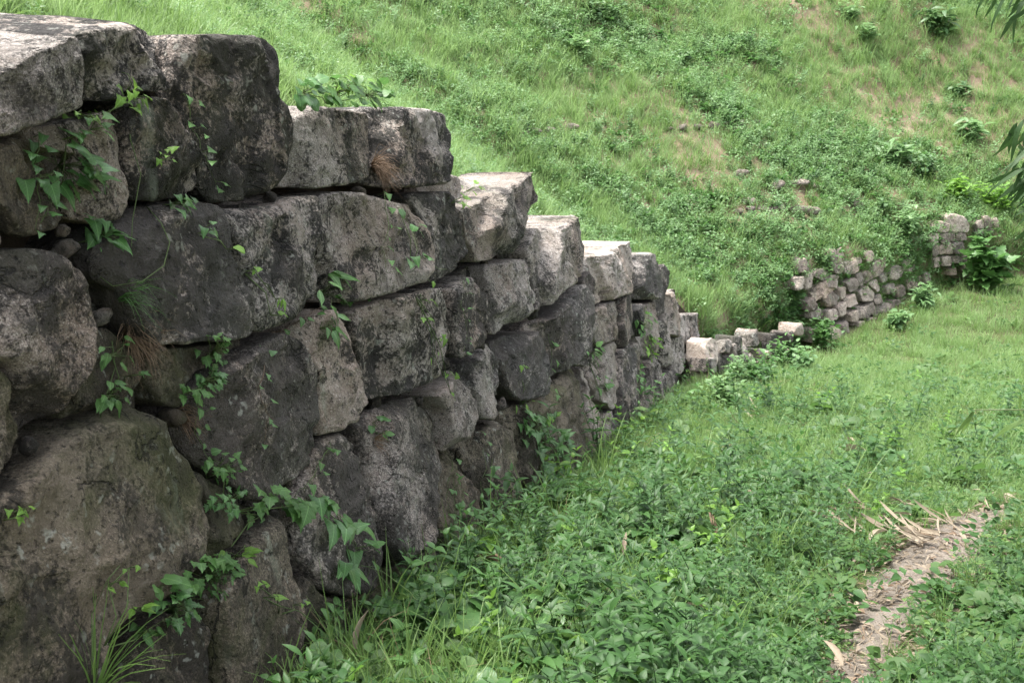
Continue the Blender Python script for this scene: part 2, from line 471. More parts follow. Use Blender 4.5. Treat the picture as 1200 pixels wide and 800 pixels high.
G, P_, N_, D_ = M_STONE_G, M_STONE_P, M_STONE, M_STONE_D
# near wall: outlines of the block faces (photo pixels), material, options
BLOCKS = [
 ('S1a', [(-60,78),(0,66),(45,52),(72,42),(83,65),(86,100),(86,125),(60,138),(30,152),(0,160),(-60,172)], D_, dict(push=.07, depth=.9, rough=1.2, rise=.11)),
 ('S1b', [(76,42),(120,28),(180,26),(208,36),(214,50),(213,80),(204,106),(160,111),(130,119),(105,125),(86,127),(82,90)], D_, dict(push=.02, depth=.9, rough=1.2, rise=.06)),
 ('S2', [(214,40),(260,38),(318,44),(330,60),(333,120),(336,180),(331,226),(300,236),(262,239),(245,217),(240,190),(228,160),(212,132),(203,108),(213,85)], D_, dict(push=.03, depth=.6)),
 ('S3', [(338,125),(380,122),(415,128),(438,132),(438,175),(436,207),(420,217),(380,222),(340,222),(336,180)], P_, dict(push=-.01, depth=.6, edge=.018, rough=.6)),
 ('S4', [(440,130),(462,124),(500,126),(524,132),(530,160),(530,195),(525,216),(490,222),(465,222),(445,216),(437,200),(438,160)], P_, dict(push=.03, depth=.6)),
 ('S5', [(150,118),(175,112),(200,114),(212,132),(225,155),(238,180),(245,205),(246,222),(228,234),(195,238),(165,234),(152,200),(146,150)], D_, dict(push=.04)),
 ('S5b', [(55,150),(90,140),(120,132),(147,128),(151,190),(160,235),(150,258),(135,267),(110,259),(100,220),(95,180),(60,170)], N_, dict(push=.0)),
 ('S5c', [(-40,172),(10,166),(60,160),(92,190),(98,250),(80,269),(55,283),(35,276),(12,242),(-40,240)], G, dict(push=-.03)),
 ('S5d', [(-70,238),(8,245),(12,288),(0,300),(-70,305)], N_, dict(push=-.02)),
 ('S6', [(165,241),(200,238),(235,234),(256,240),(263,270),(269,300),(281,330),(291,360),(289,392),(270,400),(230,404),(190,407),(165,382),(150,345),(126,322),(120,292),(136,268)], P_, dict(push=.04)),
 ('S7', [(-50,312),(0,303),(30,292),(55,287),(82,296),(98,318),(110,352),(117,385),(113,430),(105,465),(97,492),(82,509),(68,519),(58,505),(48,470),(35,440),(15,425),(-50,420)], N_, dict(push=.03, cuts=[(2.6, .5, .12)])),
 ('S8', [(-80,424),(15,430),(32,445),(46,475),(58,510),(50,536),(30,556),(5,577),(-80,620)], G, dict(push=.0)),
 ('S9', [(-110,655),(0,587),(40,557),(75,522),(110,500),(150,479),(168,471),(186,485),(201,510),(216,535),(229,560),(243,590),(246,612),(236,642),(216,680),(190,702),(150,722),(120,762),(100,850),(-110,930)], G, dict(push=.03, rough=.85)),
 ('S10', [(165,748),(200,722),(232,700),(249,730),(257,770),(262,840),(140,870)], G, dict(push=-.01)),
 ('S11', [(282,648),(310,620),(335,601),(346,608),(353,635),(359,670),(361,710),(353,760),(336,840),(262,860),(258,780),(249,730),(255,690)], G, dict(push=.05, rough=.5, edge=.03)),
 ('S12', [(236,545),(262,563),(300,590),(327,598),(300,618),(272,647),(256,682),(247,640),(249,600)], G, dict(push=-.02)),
 ('S13', [(250,436),(280,420),(308,399),(335,388),(352,402),(368,426),(378,455),(382,490),(378,520),(370,541),(358,561),(330,590),(300,588),(270,566),(245,545),(232,515),(225,490),(230,460)], N_, dict(push=.03)),
 ('S14', [(366,374),(392,361),(415,362),(423,385),(431,420),(439,450),(441,471),(429,489),(406,504),(386,515),(381,490),(377,450),(368,425),(356,405),(360,388)], N_, dict(push=.035)),
 ('S15', [(262,249),(290,243),(330,238),(360,229),(383,228),(387,270),(389,310),(386,346),(366,354),(352,371),(330,386),(300,390),(291,370),(286,340),(279,310),(268,280)], P_, dict(push=.05, edge=.04)),
 ('S16', [(384,228),(410,222),(440,228),(460,236),(486,240),(493,270),(497,310),(491,331),(460,343),(425,354),(400,357),(387,346),(388,300)], D_, dict(push=.045)),
 ('S17', [(486,229),(515,223),(534,225),(538,260),(546,290),(544,313),(526,326),(508,333),(495,326),(498,290),(494,250)], D_, dict(push=.03)),
 ('S17b', [(512,204),(550,203),(584,208),(584,250),(545,252),(514,248)], N_, dict(push=-.16, depth=.45)),
 ('S18', [(536,245),(556,239),(571,234),(600,217),(620,207),(635,200),(637,240),(638,270),(635,293),(610,297),(580,303),(553,309),(546,290),(539,268)], D_, dict(push=.06, depth=.42, cuts=[(-1.35, .95, .16)], edge=.02)),
 ('S19', [(635,268),(660,263),(678,258),(691,251),(694,285),(691,310),(677,329),(660,343),(642,361),(633,367),(634,330),(629,295)], N_, dict(push=.05, depth=.62, edge=.03)),
 ('S20', [(579,312),(600,303),(620,304),(631,318),(635,340),(635,363),(615,375),(598,385),(584,394),(581,370),(581,340)], P_, dict(push=.06, cuts=[(-1.4, .9, .3)])),
 ('S21', [(520,337),(545,323),(570,312),(579,318),(582,350),(582,389),(566,403),(545,416),(530,421),(525,395),(521,365)], D_, dict(push=.045, cuts=[(-1.4, .9, .32)])),
 ('S22', [(421,366),(450,350),(490,339),(517,336),(523,370),(527,400),(526,426),(516,441),(490,456),(460,466),(445,471),(441,450),(432,420),(424,390)], N_, dict(push=.06)),
 ('S23', [(440,500),(455,481),(475,472),(500,465),(515,480),(521,510),(525,540),(525,580),(521,617),(505,642),(470,662),(455,640),(450,600),(447,560),(444,525)], N_, dict(push=.04, edge=.04)),
 ('S24', [(505,463),(525,446),(545,432),(556,450),(563,480),(563,502),(546,517),(525,532),(521,505),(516,481)], N_, dict(push=.04)),
 ('S25', [(552,426),(570,410),(588,401),(593,420),(597,450),(593,476),(581,494),(565,491),(560,465),(553,445)], D_, dict(push=.02)),
 ('S26a', [(592,401),(612,392),(633,387),(637,410),(641,440),(636,461),(622,469),(610,471),(600,456),(595,430)], P_, dict(push=.05)),
 ('S26b', [(634,387),(655,363),(672,346),(684,331),(692,345),(693,380),(691,406),(672,427),(655,446),(641,459),(638,430)], P_, dict(push=.055)),
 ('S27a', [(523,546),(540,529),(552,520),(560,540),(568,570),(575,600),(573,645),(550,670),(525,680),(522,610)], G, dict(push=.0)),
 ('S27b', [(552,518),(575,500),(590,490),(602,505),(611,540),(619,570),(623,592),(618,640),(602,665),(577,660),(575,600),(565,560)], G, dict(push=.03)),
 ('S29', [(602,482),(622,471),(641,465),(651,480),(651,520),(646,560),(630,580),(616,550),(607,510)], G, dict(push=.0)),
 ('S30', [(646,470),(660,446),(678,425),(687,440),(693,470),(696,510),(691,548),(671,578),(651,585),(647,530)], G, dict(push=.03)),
 ('S31', [(692,302),(715,297),(735,289),(748,282),(750,310),(746,336),(732,346),(715,353),(701,359),(697,335)], N_, dict(push=.05, depth=.62, edge=.025)),
 ('S31b', [(689,324),(698,317),(701,345),(698,366),(692,374)], N_, dict(push=.0)),
 ('S32', [(692,376),(702,361),(728,349),(731,370),(727,396),(712,403),(700,406)], N_, dict(push=.02)),
 ('S33', [(731,347),(747,338),(745,365),(739,390),(730,410),(727,385)], N_, dict(push=.02, rough=.5)),
 ('S34', [(749,300),(765,295),(771,320),(771,350),(758,353),(749,346)], P_, dict(push=.04, depth=.6)),
 ('S35', [(769,312),(778,309),(781,335),(781,365),(772,373),(770,345)], N_, dict(push=.02, depth=.6)),
 ('S36', [(779,346),(792,341),(802,339),(803,360),(802,386),(792,396),(781,391)], N_, dict(push=.04, depth=.6)),
 ('S37', [(801,369),(808,367),(816,366),(817,400),(815,426),(805,427),(802,395)], P_, dict(push=.03, depth=.6)),
 ('S38', [(744,366),(752,354),(761,366),(759,386),(750,396),(744,391)], P_, dict(push=.03)),
 ('S39', [(760,356),(771,353),(773,380),(771,411),(763,421),(759,396)], N_, dict(push=.01)),
 ('S40', [(772,376),(784,372),(791,395),(789,426),(778,433),(772,411)], N_, dict(push=.02)),
 ('S41', [(788,401),(797,391),(804,395),(806,420),(803,441),(792,441)], N_, dict(push=.02)),
 ('S42', [(675,420),(686,393),(694,378),(699,400),(699,421),(690,432)], N_, dict(push=.0)),
 ('S43', [(702,416),(713,403),(725,400),(727,430),(726,460),(718,481),(706,471),(702,440)], N_, dict(push=.02)),
 ('S44', [(727,411),(734,402),(741,410),(744,440),(743,480),(741,525),(728,525),(726,470)], P_, dict(push=.04)),
 ('S45', [(741,416),(750,400),(761,402),(763,440),(759,481),(748,496),(743,470)], N_, dict(push=.0)),
 ('S46', [(761,426),(772,415),(779,440),(777,476),(765,502),(759,481)], N_, dict(push=.02)),
 ('S47', [(777,441),(790,433),(803,440),(803,466),(785,484),(777,471)], N_, dict(push=.01)),
 ('S48', [(708,490),(717,479),(727,485),(731,515),(726,540),(706,535)], P_, dict(push=.02)),
 ('S49', [(696,430),(703,440),(706,480),(708,522),(698,545),(694,500)], N_, dict(push=.0)),
 ('S50', [(742,502),(750,496),(758,505),(758,532),(744,540)], N_, dict(push=.0)),
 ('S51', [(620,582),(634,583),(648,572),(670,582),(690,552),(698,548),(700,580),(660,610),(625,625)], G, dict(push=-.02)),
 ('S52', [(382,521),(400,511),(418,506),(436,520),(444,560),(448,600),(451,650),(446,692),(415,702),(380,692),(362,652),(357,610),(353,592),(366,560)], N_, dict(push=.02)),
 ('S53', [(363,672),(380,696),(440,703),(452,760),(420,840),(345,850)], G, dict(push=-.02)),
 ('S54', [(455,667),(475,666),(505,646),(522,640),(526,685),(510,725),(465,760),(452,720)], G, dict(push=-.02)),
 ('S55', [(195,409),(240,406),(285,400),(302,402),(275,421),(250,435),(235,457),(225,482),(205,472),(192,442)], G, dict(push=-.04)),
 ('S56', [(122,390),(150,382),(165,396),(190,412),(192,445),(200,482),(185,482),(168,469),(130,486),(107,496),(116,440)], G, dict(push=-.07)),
]
wall = empty('stone_wall', (float(FX0 + FS * 5), 5.0, float(ground_z(0, 5))))
tag(wall, 'high dry stone wall of large dark grey hewn granite blocks, stepping down into the distance', 'stone wall')
TOPROW = {'S1a', 'S1b', 'S2', 'S3', 'S4', 'S18', 'S19', 'S31', 'S34', 'S35', 'S36', 'S37'}
tops = []
for i, (key, pix, mat, kw) in enumerate(BLOCKS):
    o, cen, B, c = build_stone(W1, pix, wall, mat, 100 + i, **kw)
    if key in TOPROW:
        pts = [W1.pt(b) for b in B]; zt = np.percentile([p[2] for p in pts], 88) + (.06 if key in ('S1a', 'S1b') else 0)
        ss = [s_of(p[0], p[1]) for p in pts]; tops.append((min(ss), max(ss), zt))
# blocks that carry on to the left, beside the photographer
for i, (y0, y1, zlo, zhi) in enumerate(((1.3, 2.05, -.35, .02), (.6, 1.5, -.75, -.35), (1.5, 2.0, -.8, -.36), (.5, 1.3, -.35, .05), (.9, 1.75, -1.25, -.76), (1.2, 1.9, -1.8, -1.26), (.3, 1.15, -1.75, -1.26))):
    cor = []
    for (yy, zz) in ((y0, zhi), ((y0 + y1) / 2, zhi + .02), (y1, zhi - .03), (y1 + .02, (zlo + zhi) / 2), (y1 - .02, zlo), (y0, zlo + .02)):
        xx = (W1.craw - W1.n[1] * yy - W1.n[2] * zz) / W1.n[0]; cor.append((xx, yy, zz))
    UVc = np.array([W1.uv(np.array(q)) for q in cor])
    class _L:                                       # same builder, outline given in the plane itself
        hit = staticmethod(lambda a, b_: W1.pt((a, b_))); uv = W1.uv; pt = W1.pt
        n = W1.n; e1 = W1.e1; e2 = W1.e2; back = W1.back
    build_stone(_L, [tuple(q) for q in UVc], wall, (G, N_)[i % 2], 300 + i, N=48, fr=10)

# ------------------------------------------------------------------ the terrace level behind the wall
tops.sort()
Hs, Hz = [0.0], [tops[0][2]]
for (a, b_, z) in tops: Hs += [a + .06, b_ - .06]; Hz += [z, z]
s_end = tops[-1][1]
def gz_s(s): f = foot_at(s)[0]; return float(ground_z(f[0], f[1]))
sY = lambda u, v: s_of(*ground_hit(u, v)[:2])
for (u, v, h) in ((868, 432, .62), (915, 420, .72), (965, 405, 1.0), (1000, 390, .98), (1033, 372, .86), (1062, 354, .66)):
    s = sY(u, v); Hs.append(s); Hz.append(gz_s(s) + h)
for (u, v, h) in ((1092, 341, .9), (1150, 331, .85), (1230, 327, .5)):
    s = sY(u, v); Hs.append(s); Hz.append(gz_s(s) + h)
for q in ((10.5, 18.2), (16, 18.6), (40, 20), (90, 24)):
    s = s_of(*q); Hs.append(s); Hz.append(gz_s(s) + .4)
od = np.argsort(Hs); Hs = np.array(Hs)[od]; Hz = np.array(Hz)[od]
def H(s): return np.interp(s, Hs, Hz)

# the slope: a sheet that starts behind the wall head and climbs away from it
SV = np.r_[np.arange(0.2, 26, .16), np.arange(26, 60, .4), np.arange(60, 118, 2)]
DV = np.r_[.0, .05, .14, np.arange(.32, 5, .22), np.arange(5, 16, .4), np.arange(16, 75, 1.6)]
fs = foot_smooth(SV, 1.4)
tg = np.gradient(foot_smooth(SV, 3.0), axis=0); tg /= np.linalg.norm(tg, axis=1)[:, None]
nb_ = np.c_[-tg[:, 1], tg[:, 0]]
hill_v = []
slope = np.interp(SV, [0, 12, 20, 30, 40, 60, 110], [.52, .55, .62, .68, .66, .62, .6])
Hc = H(SV); Hsm = np.convolve(np.pad(Hc, 10, mode='edge'), np.ones(21) / 21, 'valid')
gsv = np.array([float(ground_z(*q)) for q in fs])
OFF = np.clip(.15 * (Hc - gsv), .05, .35) + np.interp(SV, [s_end - .2, s_end + .25, s_end + 4.2, s_end + 5.5], [.52, .22, .13, .12])
for j, d in enumerate(DV):
    k = np.clip((d - .05) / 2.5, 0, 1)
    hh = Hc * (1 - k) + Hsm * k
    d0 = OFF
    x = fs[:, 0] + nb_[:, 0] * (d + d0); y = fs[:, 1] + nb_[:, 1] * (d + d0)
    rise = slope * np.maximum(d - .05, 0) * np.interp(d, [0, 30, 75], [1, 1, .85])
    if j == 0: z = np.where(SV > s_end + .2, np.maximum(gsv - .05, hh - 1.6), hh - .9)
    elif j == 1: z = hh - .12
    else: z = hh - .05 + rise
    hill_v.append(np.c_[x, y, z])
hill_v = np.array(hill_v)
amp = np.clip((DV - .1) / 3, 0, 1)[:, None]
flat = hill_v.reshape(-1, 3)
rel_ = (fbm(flat * .35, 3) * .32 + fbm(flat * 1.5, 2) * .08).reshape(len(DV), len(SV))
hill_v[:, :, 2] += rel_ * amp
ns, nd = len(SV), len(DV)
HF = [(j * ns + i, (j + 1) * ns + i, (j + 1) * ns + i + 1, j * ns + i + 1)[::-1] for j in range(nd - 1) for i in range(ns - 1)]
HVf = hill_v.reshape(-1, 3)
hill = obj('hill', mesh('hill', HVf, HF, M_HILL)); tag(hill, kind='structure')
HB = BVHTree.FromPolygons([tuple(v) for v in HVf], HF)
# the ground: one sheet, finer near the camera
gx = np.r_[np.linspace(-60, -4, 12, endpoint=False), np.arange(-4, 9, .12), np.linspace(9, 30, 50, endpoint=False), np.linspace(30, 160, 14)]
gy = np.r_[np.linspace(-60, -2, 10, endpoint=False), np.arange(-2, 16, .14), np.linspace(16, 45, 60, endpoint=False), np.linspace(45, 200, 12)]
GX, GY = np.meshgrid(gx, gy)
gp = np.c_[GX.ravel(), GY.ravel(), np.zeros(GX.size)]
gn = fbm(gp * .8, 3) * .05 + fbm(gp * 4, 2) * .018
gz = ground_z(GX.ravel(), GY.ravel()) + gn
gp[:, 2] = gz
GF = [(j * len(gx) + i, j * len(gx) + i + 1, (j + 1) * len(gx) + i + 1, (j + 1) * len(gx) + i) for j in range(len(gy) - 1) for i in range(len(gx) - 1)]
ground = obj('ground', mesh('ground', gp, GF, M_GROUND)); tag(ground, kind='structure')
GBV = BVHTree.FromPolygons([tuple(v) for v in gp], GF)
def on_ground(x, y):
    h = GBV.ray_cast(Vector((x, y, 60)), Vector((0, 0, -1)))[0]; return np.array(h) if h else None
def pix_ground(u, v):
    h = GBV.ray_cast(Vector((0, 0, 0)), Vector(ray(u, v)).normalized())[0]; return np.array(h)
def pix_hill(u, v):
    h = HB.ray_cast(Vector((0, 0, 0)), Vector(ray(u, v)).normalized())
    return (np.array(h[0]), np.array(h[1])) if h[0] else (None, None)
# earth packed behind the blocks
SB = np.arange(1.0, s_end - .05, .2); VB = []; FB = []
for s in SB:
    f = foot_at(s)[0]; t = foot_at(s + .1)[0] - f; t /= np.linalg.norm(t); nrm = np.array([-t[1], t[0]])
    z0, z1 = float(ground_z(*f)) - .3, float(H(s)) - .16
    q0 = float(np.interp(s, [s_end - .1, s_end + .2], [.20, .07])); q1 = float(np.interp(s, [s_end, s_end + 1], [.15, .2]))
    VB += [(f[0] + nrm[0] * q0, f[1] + nrm[1] * q0, z0), (f[0] + nrm[0] * (q0 + q1 * (z1 - z0)), f[1] + nrm[1] * (q0 + q1 * (z1 - z0)), z1)]
    if len(VB) > 2: n = len(VB); FB.append((n - 4, n - 2, n - 1, n - 3))
ef = obj('earth_fill', mesh('earth_fill', np.array(VB) - np.array(wall.location), FB, M_SOIL), wall.location, wall)

# ------------------------------------------------------------------ the ruined middle stretch and the far wall
def crop(ox, oy, k, L): return [(ox + x / k, oy + y / k) for x, y in L]
MID = [[(110,380),(150,355),(185,400),(180,500),(150,560),(115,520)], [(185,450),(240,435),(250,520),(235,610),(200,620)], [(330,420),(355,400),(365,480),(340,510)],
 [(423,320),(440,300),(450,390),(428,400)], [(370,470),(400,450),(410,530),(375,540)], [(440,430),(462,420),(467,480),(445,490)], [(460,520),(487,500),(490,570),(465,580)],
 [(618,320),(650,310),(657,370),(630,380)], [(588,390),(607,380),(622,460),(600,480)], [(588,490),(615,480),(620,540),(590,550)], [(288,650),(312,640),(317,720),(290,720)],
 [(538,330),(562,325),(564,370),(540,380)], [(658,430),(692,425),(692,465),(665,470)], [(262,400),(284,390),(286,470),(268,480)],
 [(300,540),(330,520),(335,600),(305,610)], [(500,440),(530,430),(535,500),(505,510)], [(395,330),(420,320),(424,400),(398,405)]]
FAR = [[(120,440),(145,395),(175,420),(165,470),(130,490)],[(177,420),(190,385),(235,380),(245,420),(215,440)],[(245,280),(275,275),(285,345),(265,395),(248,360)],[(280,290),(315,265),(325,330),(295,355)],
 [(345,365),(385,325),(420,320),(400,380),(355,410)],[(425,300),(465,285),(480,320),(440,345)],[(475,345),(500,335),(528,385),(485,430),(470,390)],[(500,330),(540,315),(550,355),(525,375)],
 [(175,510),(215,450),(270,430),(280,490),(210,550),(180,550)],[(225,545),(265,500),(295,520),(295,560),(250,580)],[(300,485),(325,475),(332,520),(310,540)],[(330,450),(375,425),(395,480),(350,500)],
 [(385,410),(410,400),(428,460),(400,470)],[(420,405),(455,385),(475,430),(435,455)],[(405,500),(440,470),(480,510),(470,545),(420,550)],[(455,460),(500,435),(520,480),(490,500)],[(510,415),(540,395),(555,435),(520,450)],
 [(555,400),(590,360),(640,380),(630,425),(570,440)],[(590,480),(625,460),(638,510),(600,530)],[(480,530),(515,510),(530,555),(490,565)],[(285,580),(325,550),(340,600),(300,630)],[(330,545),(370,510),(385,560),(345,580)],
 [(345,615),(385,595),(395,640),(355,655)],[(395,590),(440,570),(450,630),(405,640)],[(440,570),(470,555),(488,605),(455,620)],[(440,650),(465,632),(505,640),(495,665),(455,670)],[(250,600),(280,590),(290,640),(255,650)],
 [(245,720),(280,680),(310,700),(290,760),(255,770)],[(300,670),(335,650),(345,710),(310,730)],[(180,700),(205,690),(215,760),(185,770)],[(130,550),(170,530),(180,590),(140,600)],[(160,600),(200,590),(210,640),(165,640)],[(85,345),(140,320),(145,390),(90,400)],
 [(540,470),(575,455),(585,500),(548,510)],[(395,660),(430,650),(430,690),(395,695)],[(60,430),(100,420),(110,480),(70,490)],[(725,320),(755,310),(765,365),(735,370)],[(650,440),(690,425),(700,480),(660,490)]]
CLU = [[(780,160),(820,130),(860,145),(855,185),(800,190)],[(862,110),(900,95),(950,115),(970,150),(960,185),(900,190),(865,180)],[(1003,145),(1030,120),(1037,165),(1005,170)],[(1040,110),(1070,105),(1090,160),(1045,165)],[(1090,125),(1118,115),(1122,165),(1095,165)],
 [(868,195),(898,192),(898,235),(870,235)],[(902,195),(948,192),(950,230),(905,235)],[(1010,172),(1055,172),(1055,195),(1010,200)],[(1060,172),(1095,170),(1095,195),(1060,195)],[(770,260),(810,255),(815,300),(785,320)],[(815,260),(845,250),(850,300),(820,305)],
 [(845,255),(880,240),(890,300),(855,305)],[(882,245),(945,238),(945,300),(890,305)],[(785,330),(815,320),(825,370),(790,375)],[(880,315),(955,310),(955,350),(890,350)],[(940,360),(965,355),(970,395),(945,395)],[(760,200),(800,195),(805,245),(770,250)],
 [(870,380),(900,375),(905,410),(875,415)],[(735,405),(760,400),(765,450),(740,455)],[(830,320),(870,315),(875,360),(835,365)],[(820,200),(862,195),(865,240),(825,245)]]
def filler(L, cr, u0, u1, top, bot, w_, h_, near, sk, seed, dens):
    r_ = np.random.default_rng(seed); ox, oy, k = cr; have = [np.mean(crop(ox, oy, k, q), 0) for q in L]; out_ = list(L)
    u = u0
    while u < u1:
        v = np.interp(u, *top) + r_.uniform(0, h_ * .5)
        while v < np.interp(u, *bot):
            c = np.array([u + r_.normal(0, 1), v + h_ / 2])
            if min(np.hypot(*((c - q) / (1, 1.2))) for q in have) > near and r_.random() < dens:
                ww, hh = w_ * r_.uniform(.8, 1.15) / 2, h_ * r_.uniform(.8, 1.1) / 2
                pts = [(-ww + sk, -hh), (ww * .3 + sk, -hh - r_.uniform(0, 1.5)), (ww + sk, -hh + r_.uniform(0, 1.5)), (ww, hh * .3), (ww - sk, hh), (-ww - sk, hh - r_.uniform(0, 1.5))]
                out_.append([((c[0] + a - ox) * k, (c[1] + b_ - oy) * k) for a, b_ in pts])
            v += h_ * 1.04
        u += w_ * 1.03
    return out_
MID = filler(MID, (800, 330, 5.333), 826, 938, ([826, 880, 938], [400, 392, 375]), ([826, 938], [452, 412]), 8, 15, 9, .5, 21, .55)
FAR = filler(FAR, (920, 230, 4.444), 966, 1082, ([944, 975, 1000, 1076], [322, 300, 305, 300]), ([944, 985, 1076], [405, 398, 352]), 14, 15, 11, 2.5, 22, .85)
pm0, pm1 = ground_hit(815, 452), ground_hit(965, 405)
pf1 = ground_hit(1062, 354)
W2 = Plane(pm0[:2], pm1[:2], .2, pm0[2], (pm1[2] - pm0[2]) / (pm1[1] - pm0[1]))
W3 = Plane(pm1[:2], pf1[:2], .28, pm1[2], (pf1[2] - pm1[2]) / (pf1[1] - pm1[1]))
pc0, pc1 = ground_hit(1082, 344), ground_hit(1150, 331)
W4 = Plane(pc0[:2], pc1[:2], .12, pc0[2], 0)
EXTRA_BV = []
for (nm, lab, pl, L, cr, nseed, mats) in (
    ('ruined_wall', 'tumbled remnant of stone wall half lost in weeds just past the end of the high dark wall', W2, MID, (800, 330, 5.333), 500, (M_STONE_F, M_STONE, M_STONE_D)),
    ('retaining_wall', 'low pale retaining wall of small leaning stones at the foot of the far slope', W3, FAR, (920, 230, 4.444), 600, (M_STONE_F,)),
    ('retaining_wall', 'short pinkish stone wall corner under bushes at the far right end of the clearing', W4, CLU, (920, 230, 4.444), 700, (M_STONE_F,))):
    c0 = pl.hit(*crop(*cr, L[0])[0]); r0 = empty(nm, (c0[0], c0[1], float(ground_z(c0[0], c0[1])))); tag(r0, lab, 'stone wall')
    for i, poly in enumerate(L):
        build_stone(pl, crop(*cr, poly), r0, mats[i % len(mats)], nseed + i, depth=.2, N=40, fr=9, gap=-.008, edge=.014, cut=.05, push=(.05 + .06 * random.random()) if nseed == 500 else (-.03 + .04 * random.random()), rough=.9)

# ------------------------------------------------------------------ leaf shapes (unit length along +Y, face up +Z)
def leaf_shape(prof, fold=.18, curl=.25, cord=0.0, cross=1, wave=0.0):
    V, F = [], []
    n = len(prof)
    if cross == 2:                                 # five columns: the blade sags and ripples to its edge
        ph = random.uniform(0, 6)
        for (t, w_) in prof:
            for k in (-1, -.5, 0, .5, 1):
                x = k * w_; y = t - cord * w_ * abs(k) ** 1.5 * (1 if t < .3 else .3)
                V.append((x, y, w_ * (abs(k) * fold * 2 - k * k * fold * 1.6) - curl * t * t + .03 * math.sin(t * 9 + k * 3 + ph) * abs(k)))
        for i in range(n - 1):
            a = i * 5
            F += [(a + j, a + j + 1, a + j + 6, a + j + 5) for j in range(4)]
        return V, F
    for (t, w_) in prof:
        for k in (-1, 0, 1):
            x = k * w_; y = t - (cord * w_ if k else 0) * (1 if t < .3 else .3)
            V.append((x, y, abs(x) * fold * 2 - curl * t * t + (wave * math.sin(t * 23 + k) if k else 0)))
    for i in range(n - 1):
        a = i * 3
        F += [(a, a + 1, a + 4, a + 3), (a + 1, a + 2, a + 5, a + 4)]
    return V, F
L_LANCE = leaf_shape([(0, .01), (.12, .09), (.3, .16), (.5, .17), (.7, .12), (.88, .055), (1, .004)], .2, .3)
L_OVATE = leaf_shape([(0, .02), (.1, .2), (.28, .31), (.5, .29), (.72, .18), (.9, .07), (1, .004)], .15, .25)
L_ROUND = leaf_shape([(0, .03), (.08, .3), (.25, .46), (.5, .5), (.75, .38), (.92, .2), (1, .03)], .1, .15, .35)
L_IVY = leaf_shape([(0, .03), (.05, .26), (.12, .43), (.2, .50), (.28, .36), (.42, .27), (.6, .23), (.8, .11), (1, .004)], .16, .25, .5)
L_LOBE = leaf_shape([(0, .02), (.06, .2), (.14, .42), (.2, .30), (.3, .38), (.4, .46), (.48, .26), (.6, .22), (.68, .28), (.78, .14), (1, .004)], .14, .2, .3)
L_BAMB = leaf_shape([(0, .006), (.1, .05), (.3, .075), (.6, .06), (.85, .028), (1, .002)], .25, .45)
L_TINY = ([(0, 0, 0), (-.3, .5, .06), (0, 1, -.1), (.3, .5, .06)], [(0, 3, 2, 1)])
LEAFMESH = {}
FINE = dict(lance=([(0, .01), (.06, .05), (.12, .09), (.3, .16), (.5, .17), (.7, .12), (.88, .055), (1, .004)], .2, .3, 0),
    ovate=([(0, .02), (.04, .1), (.1, .2), (.2, .28), (.3, .31), (.5, .29), (.65, .22), (.8, .13), (.92, .055), (1, .004)], .16, .3, .15),
    round=([(0, .03), (.03, .18), (.08, .3), (.16, .4), (.28, .47), (.45, .5), (.62, .46), (.78, .35), (.9, .22), (1, .03)], .12, .2, .4),
    ivy=([(0, .03), (.03, .2), (.07, .34), (.12, .43), (.18, .49), (.23, .44), (.3, .35), (.42, .28), (.55, .24), (.7, .165), (.85, .08), (1, .004)], .18, .35, .5),
    lobe=([(0, .02), (.06, .2), (.12, .38), (.17, .43), (.21, .31), (.27, .33), (.34, .43), (.4, .46), (.46, .3), (.52, .22), (.6, .25), (.68, .28), (.75, .16), (.88, .07), (1, .004)], .16, .3, .35),
    bamboo=([(0, .006), (.1, .05), (.3, .075), (.6, .06), (.85, .028), (1, .002)], .25, .45, 0))
def leaf_mesh(kind, mat):
    k = (kind, mat.name, random.randint(0, 2))
    if k not in LEAFMESH:
        pr_, fo, cu, co = FINE[kind]
        V, F = leaf_shape([(t, w_ * random.uniform(.88, 1.12)) for t, w_ in pr_], fo * random.uniform(.7, 1.4), cu * random.uniform(.5, 1.6), co, 2)
        LEAFMESH[k] = mesh('leaf', V, F, VEINED.get(mat.name, mat))
    return LEAFMESH[k]
def frame(pos, ydir, zdir, s):
    y = Vector(ydir).normalized(); z = Vector(zdir); z = (z - y * z.dot(y))
    if z.length < 1e-4: z = y.orthogonal()
    z.normalize(); x = y.cross(z)
    return Matrix(((x.x * s, y.x * s, z.x * s, pos[0]), (x.y * s, y.y * s, z.y * s, pos[1]), (x.z * s, y.z * s, z.z * s, pos[2]), (0, 0, 0, 1)))
def rv(s=1.0): return Vector(rng.normal(0, s, 3))

# ------------------------------------------------------------------ instanced vegetation ("stuff")
def blade(mb, base, az, lean, length, width, segs=4, bend=1.0):
    V = []; d = Vector((math.cos(az), math.sin(az), 0)); side = Vector((-d.y, d.x, 0)); p = Vector(base); ang = lean
    for i in range(segs + 1):
        t = i / segs; w_ = width * (1 - t ** 1.7) * .5 + .0004
        V += [p - side * w_, p + side * w_]
        ang += bend / segs * (0.4 + t)
        p = p + (d * math.sin(ang) + Vector((0, 0, 1)) * math.cos(ang)) * (length / segs)
    mb.add(V, [(2 * i, 2 * i + 1, 2 * i + 3, 2 * i + 2) for i in range(segs)])
def grass_src(n, h, spread, width, bend=.9, segs=3):
    mb = MB()
    for _ in range(n):
        a = random.uniform(0, 6.28); r = spread * math.sqrt(random.random())
        blade(mb, (r * math.cos(a), r * math.sin(a), -.01), random.uniform(0, 6.28), random.uniform(0, .45), h * random.uniform(.45, 1.1), width * random.uniform(.7, 1.2), segs, random.uniform(.2, 1.5) * bend)
    return mb
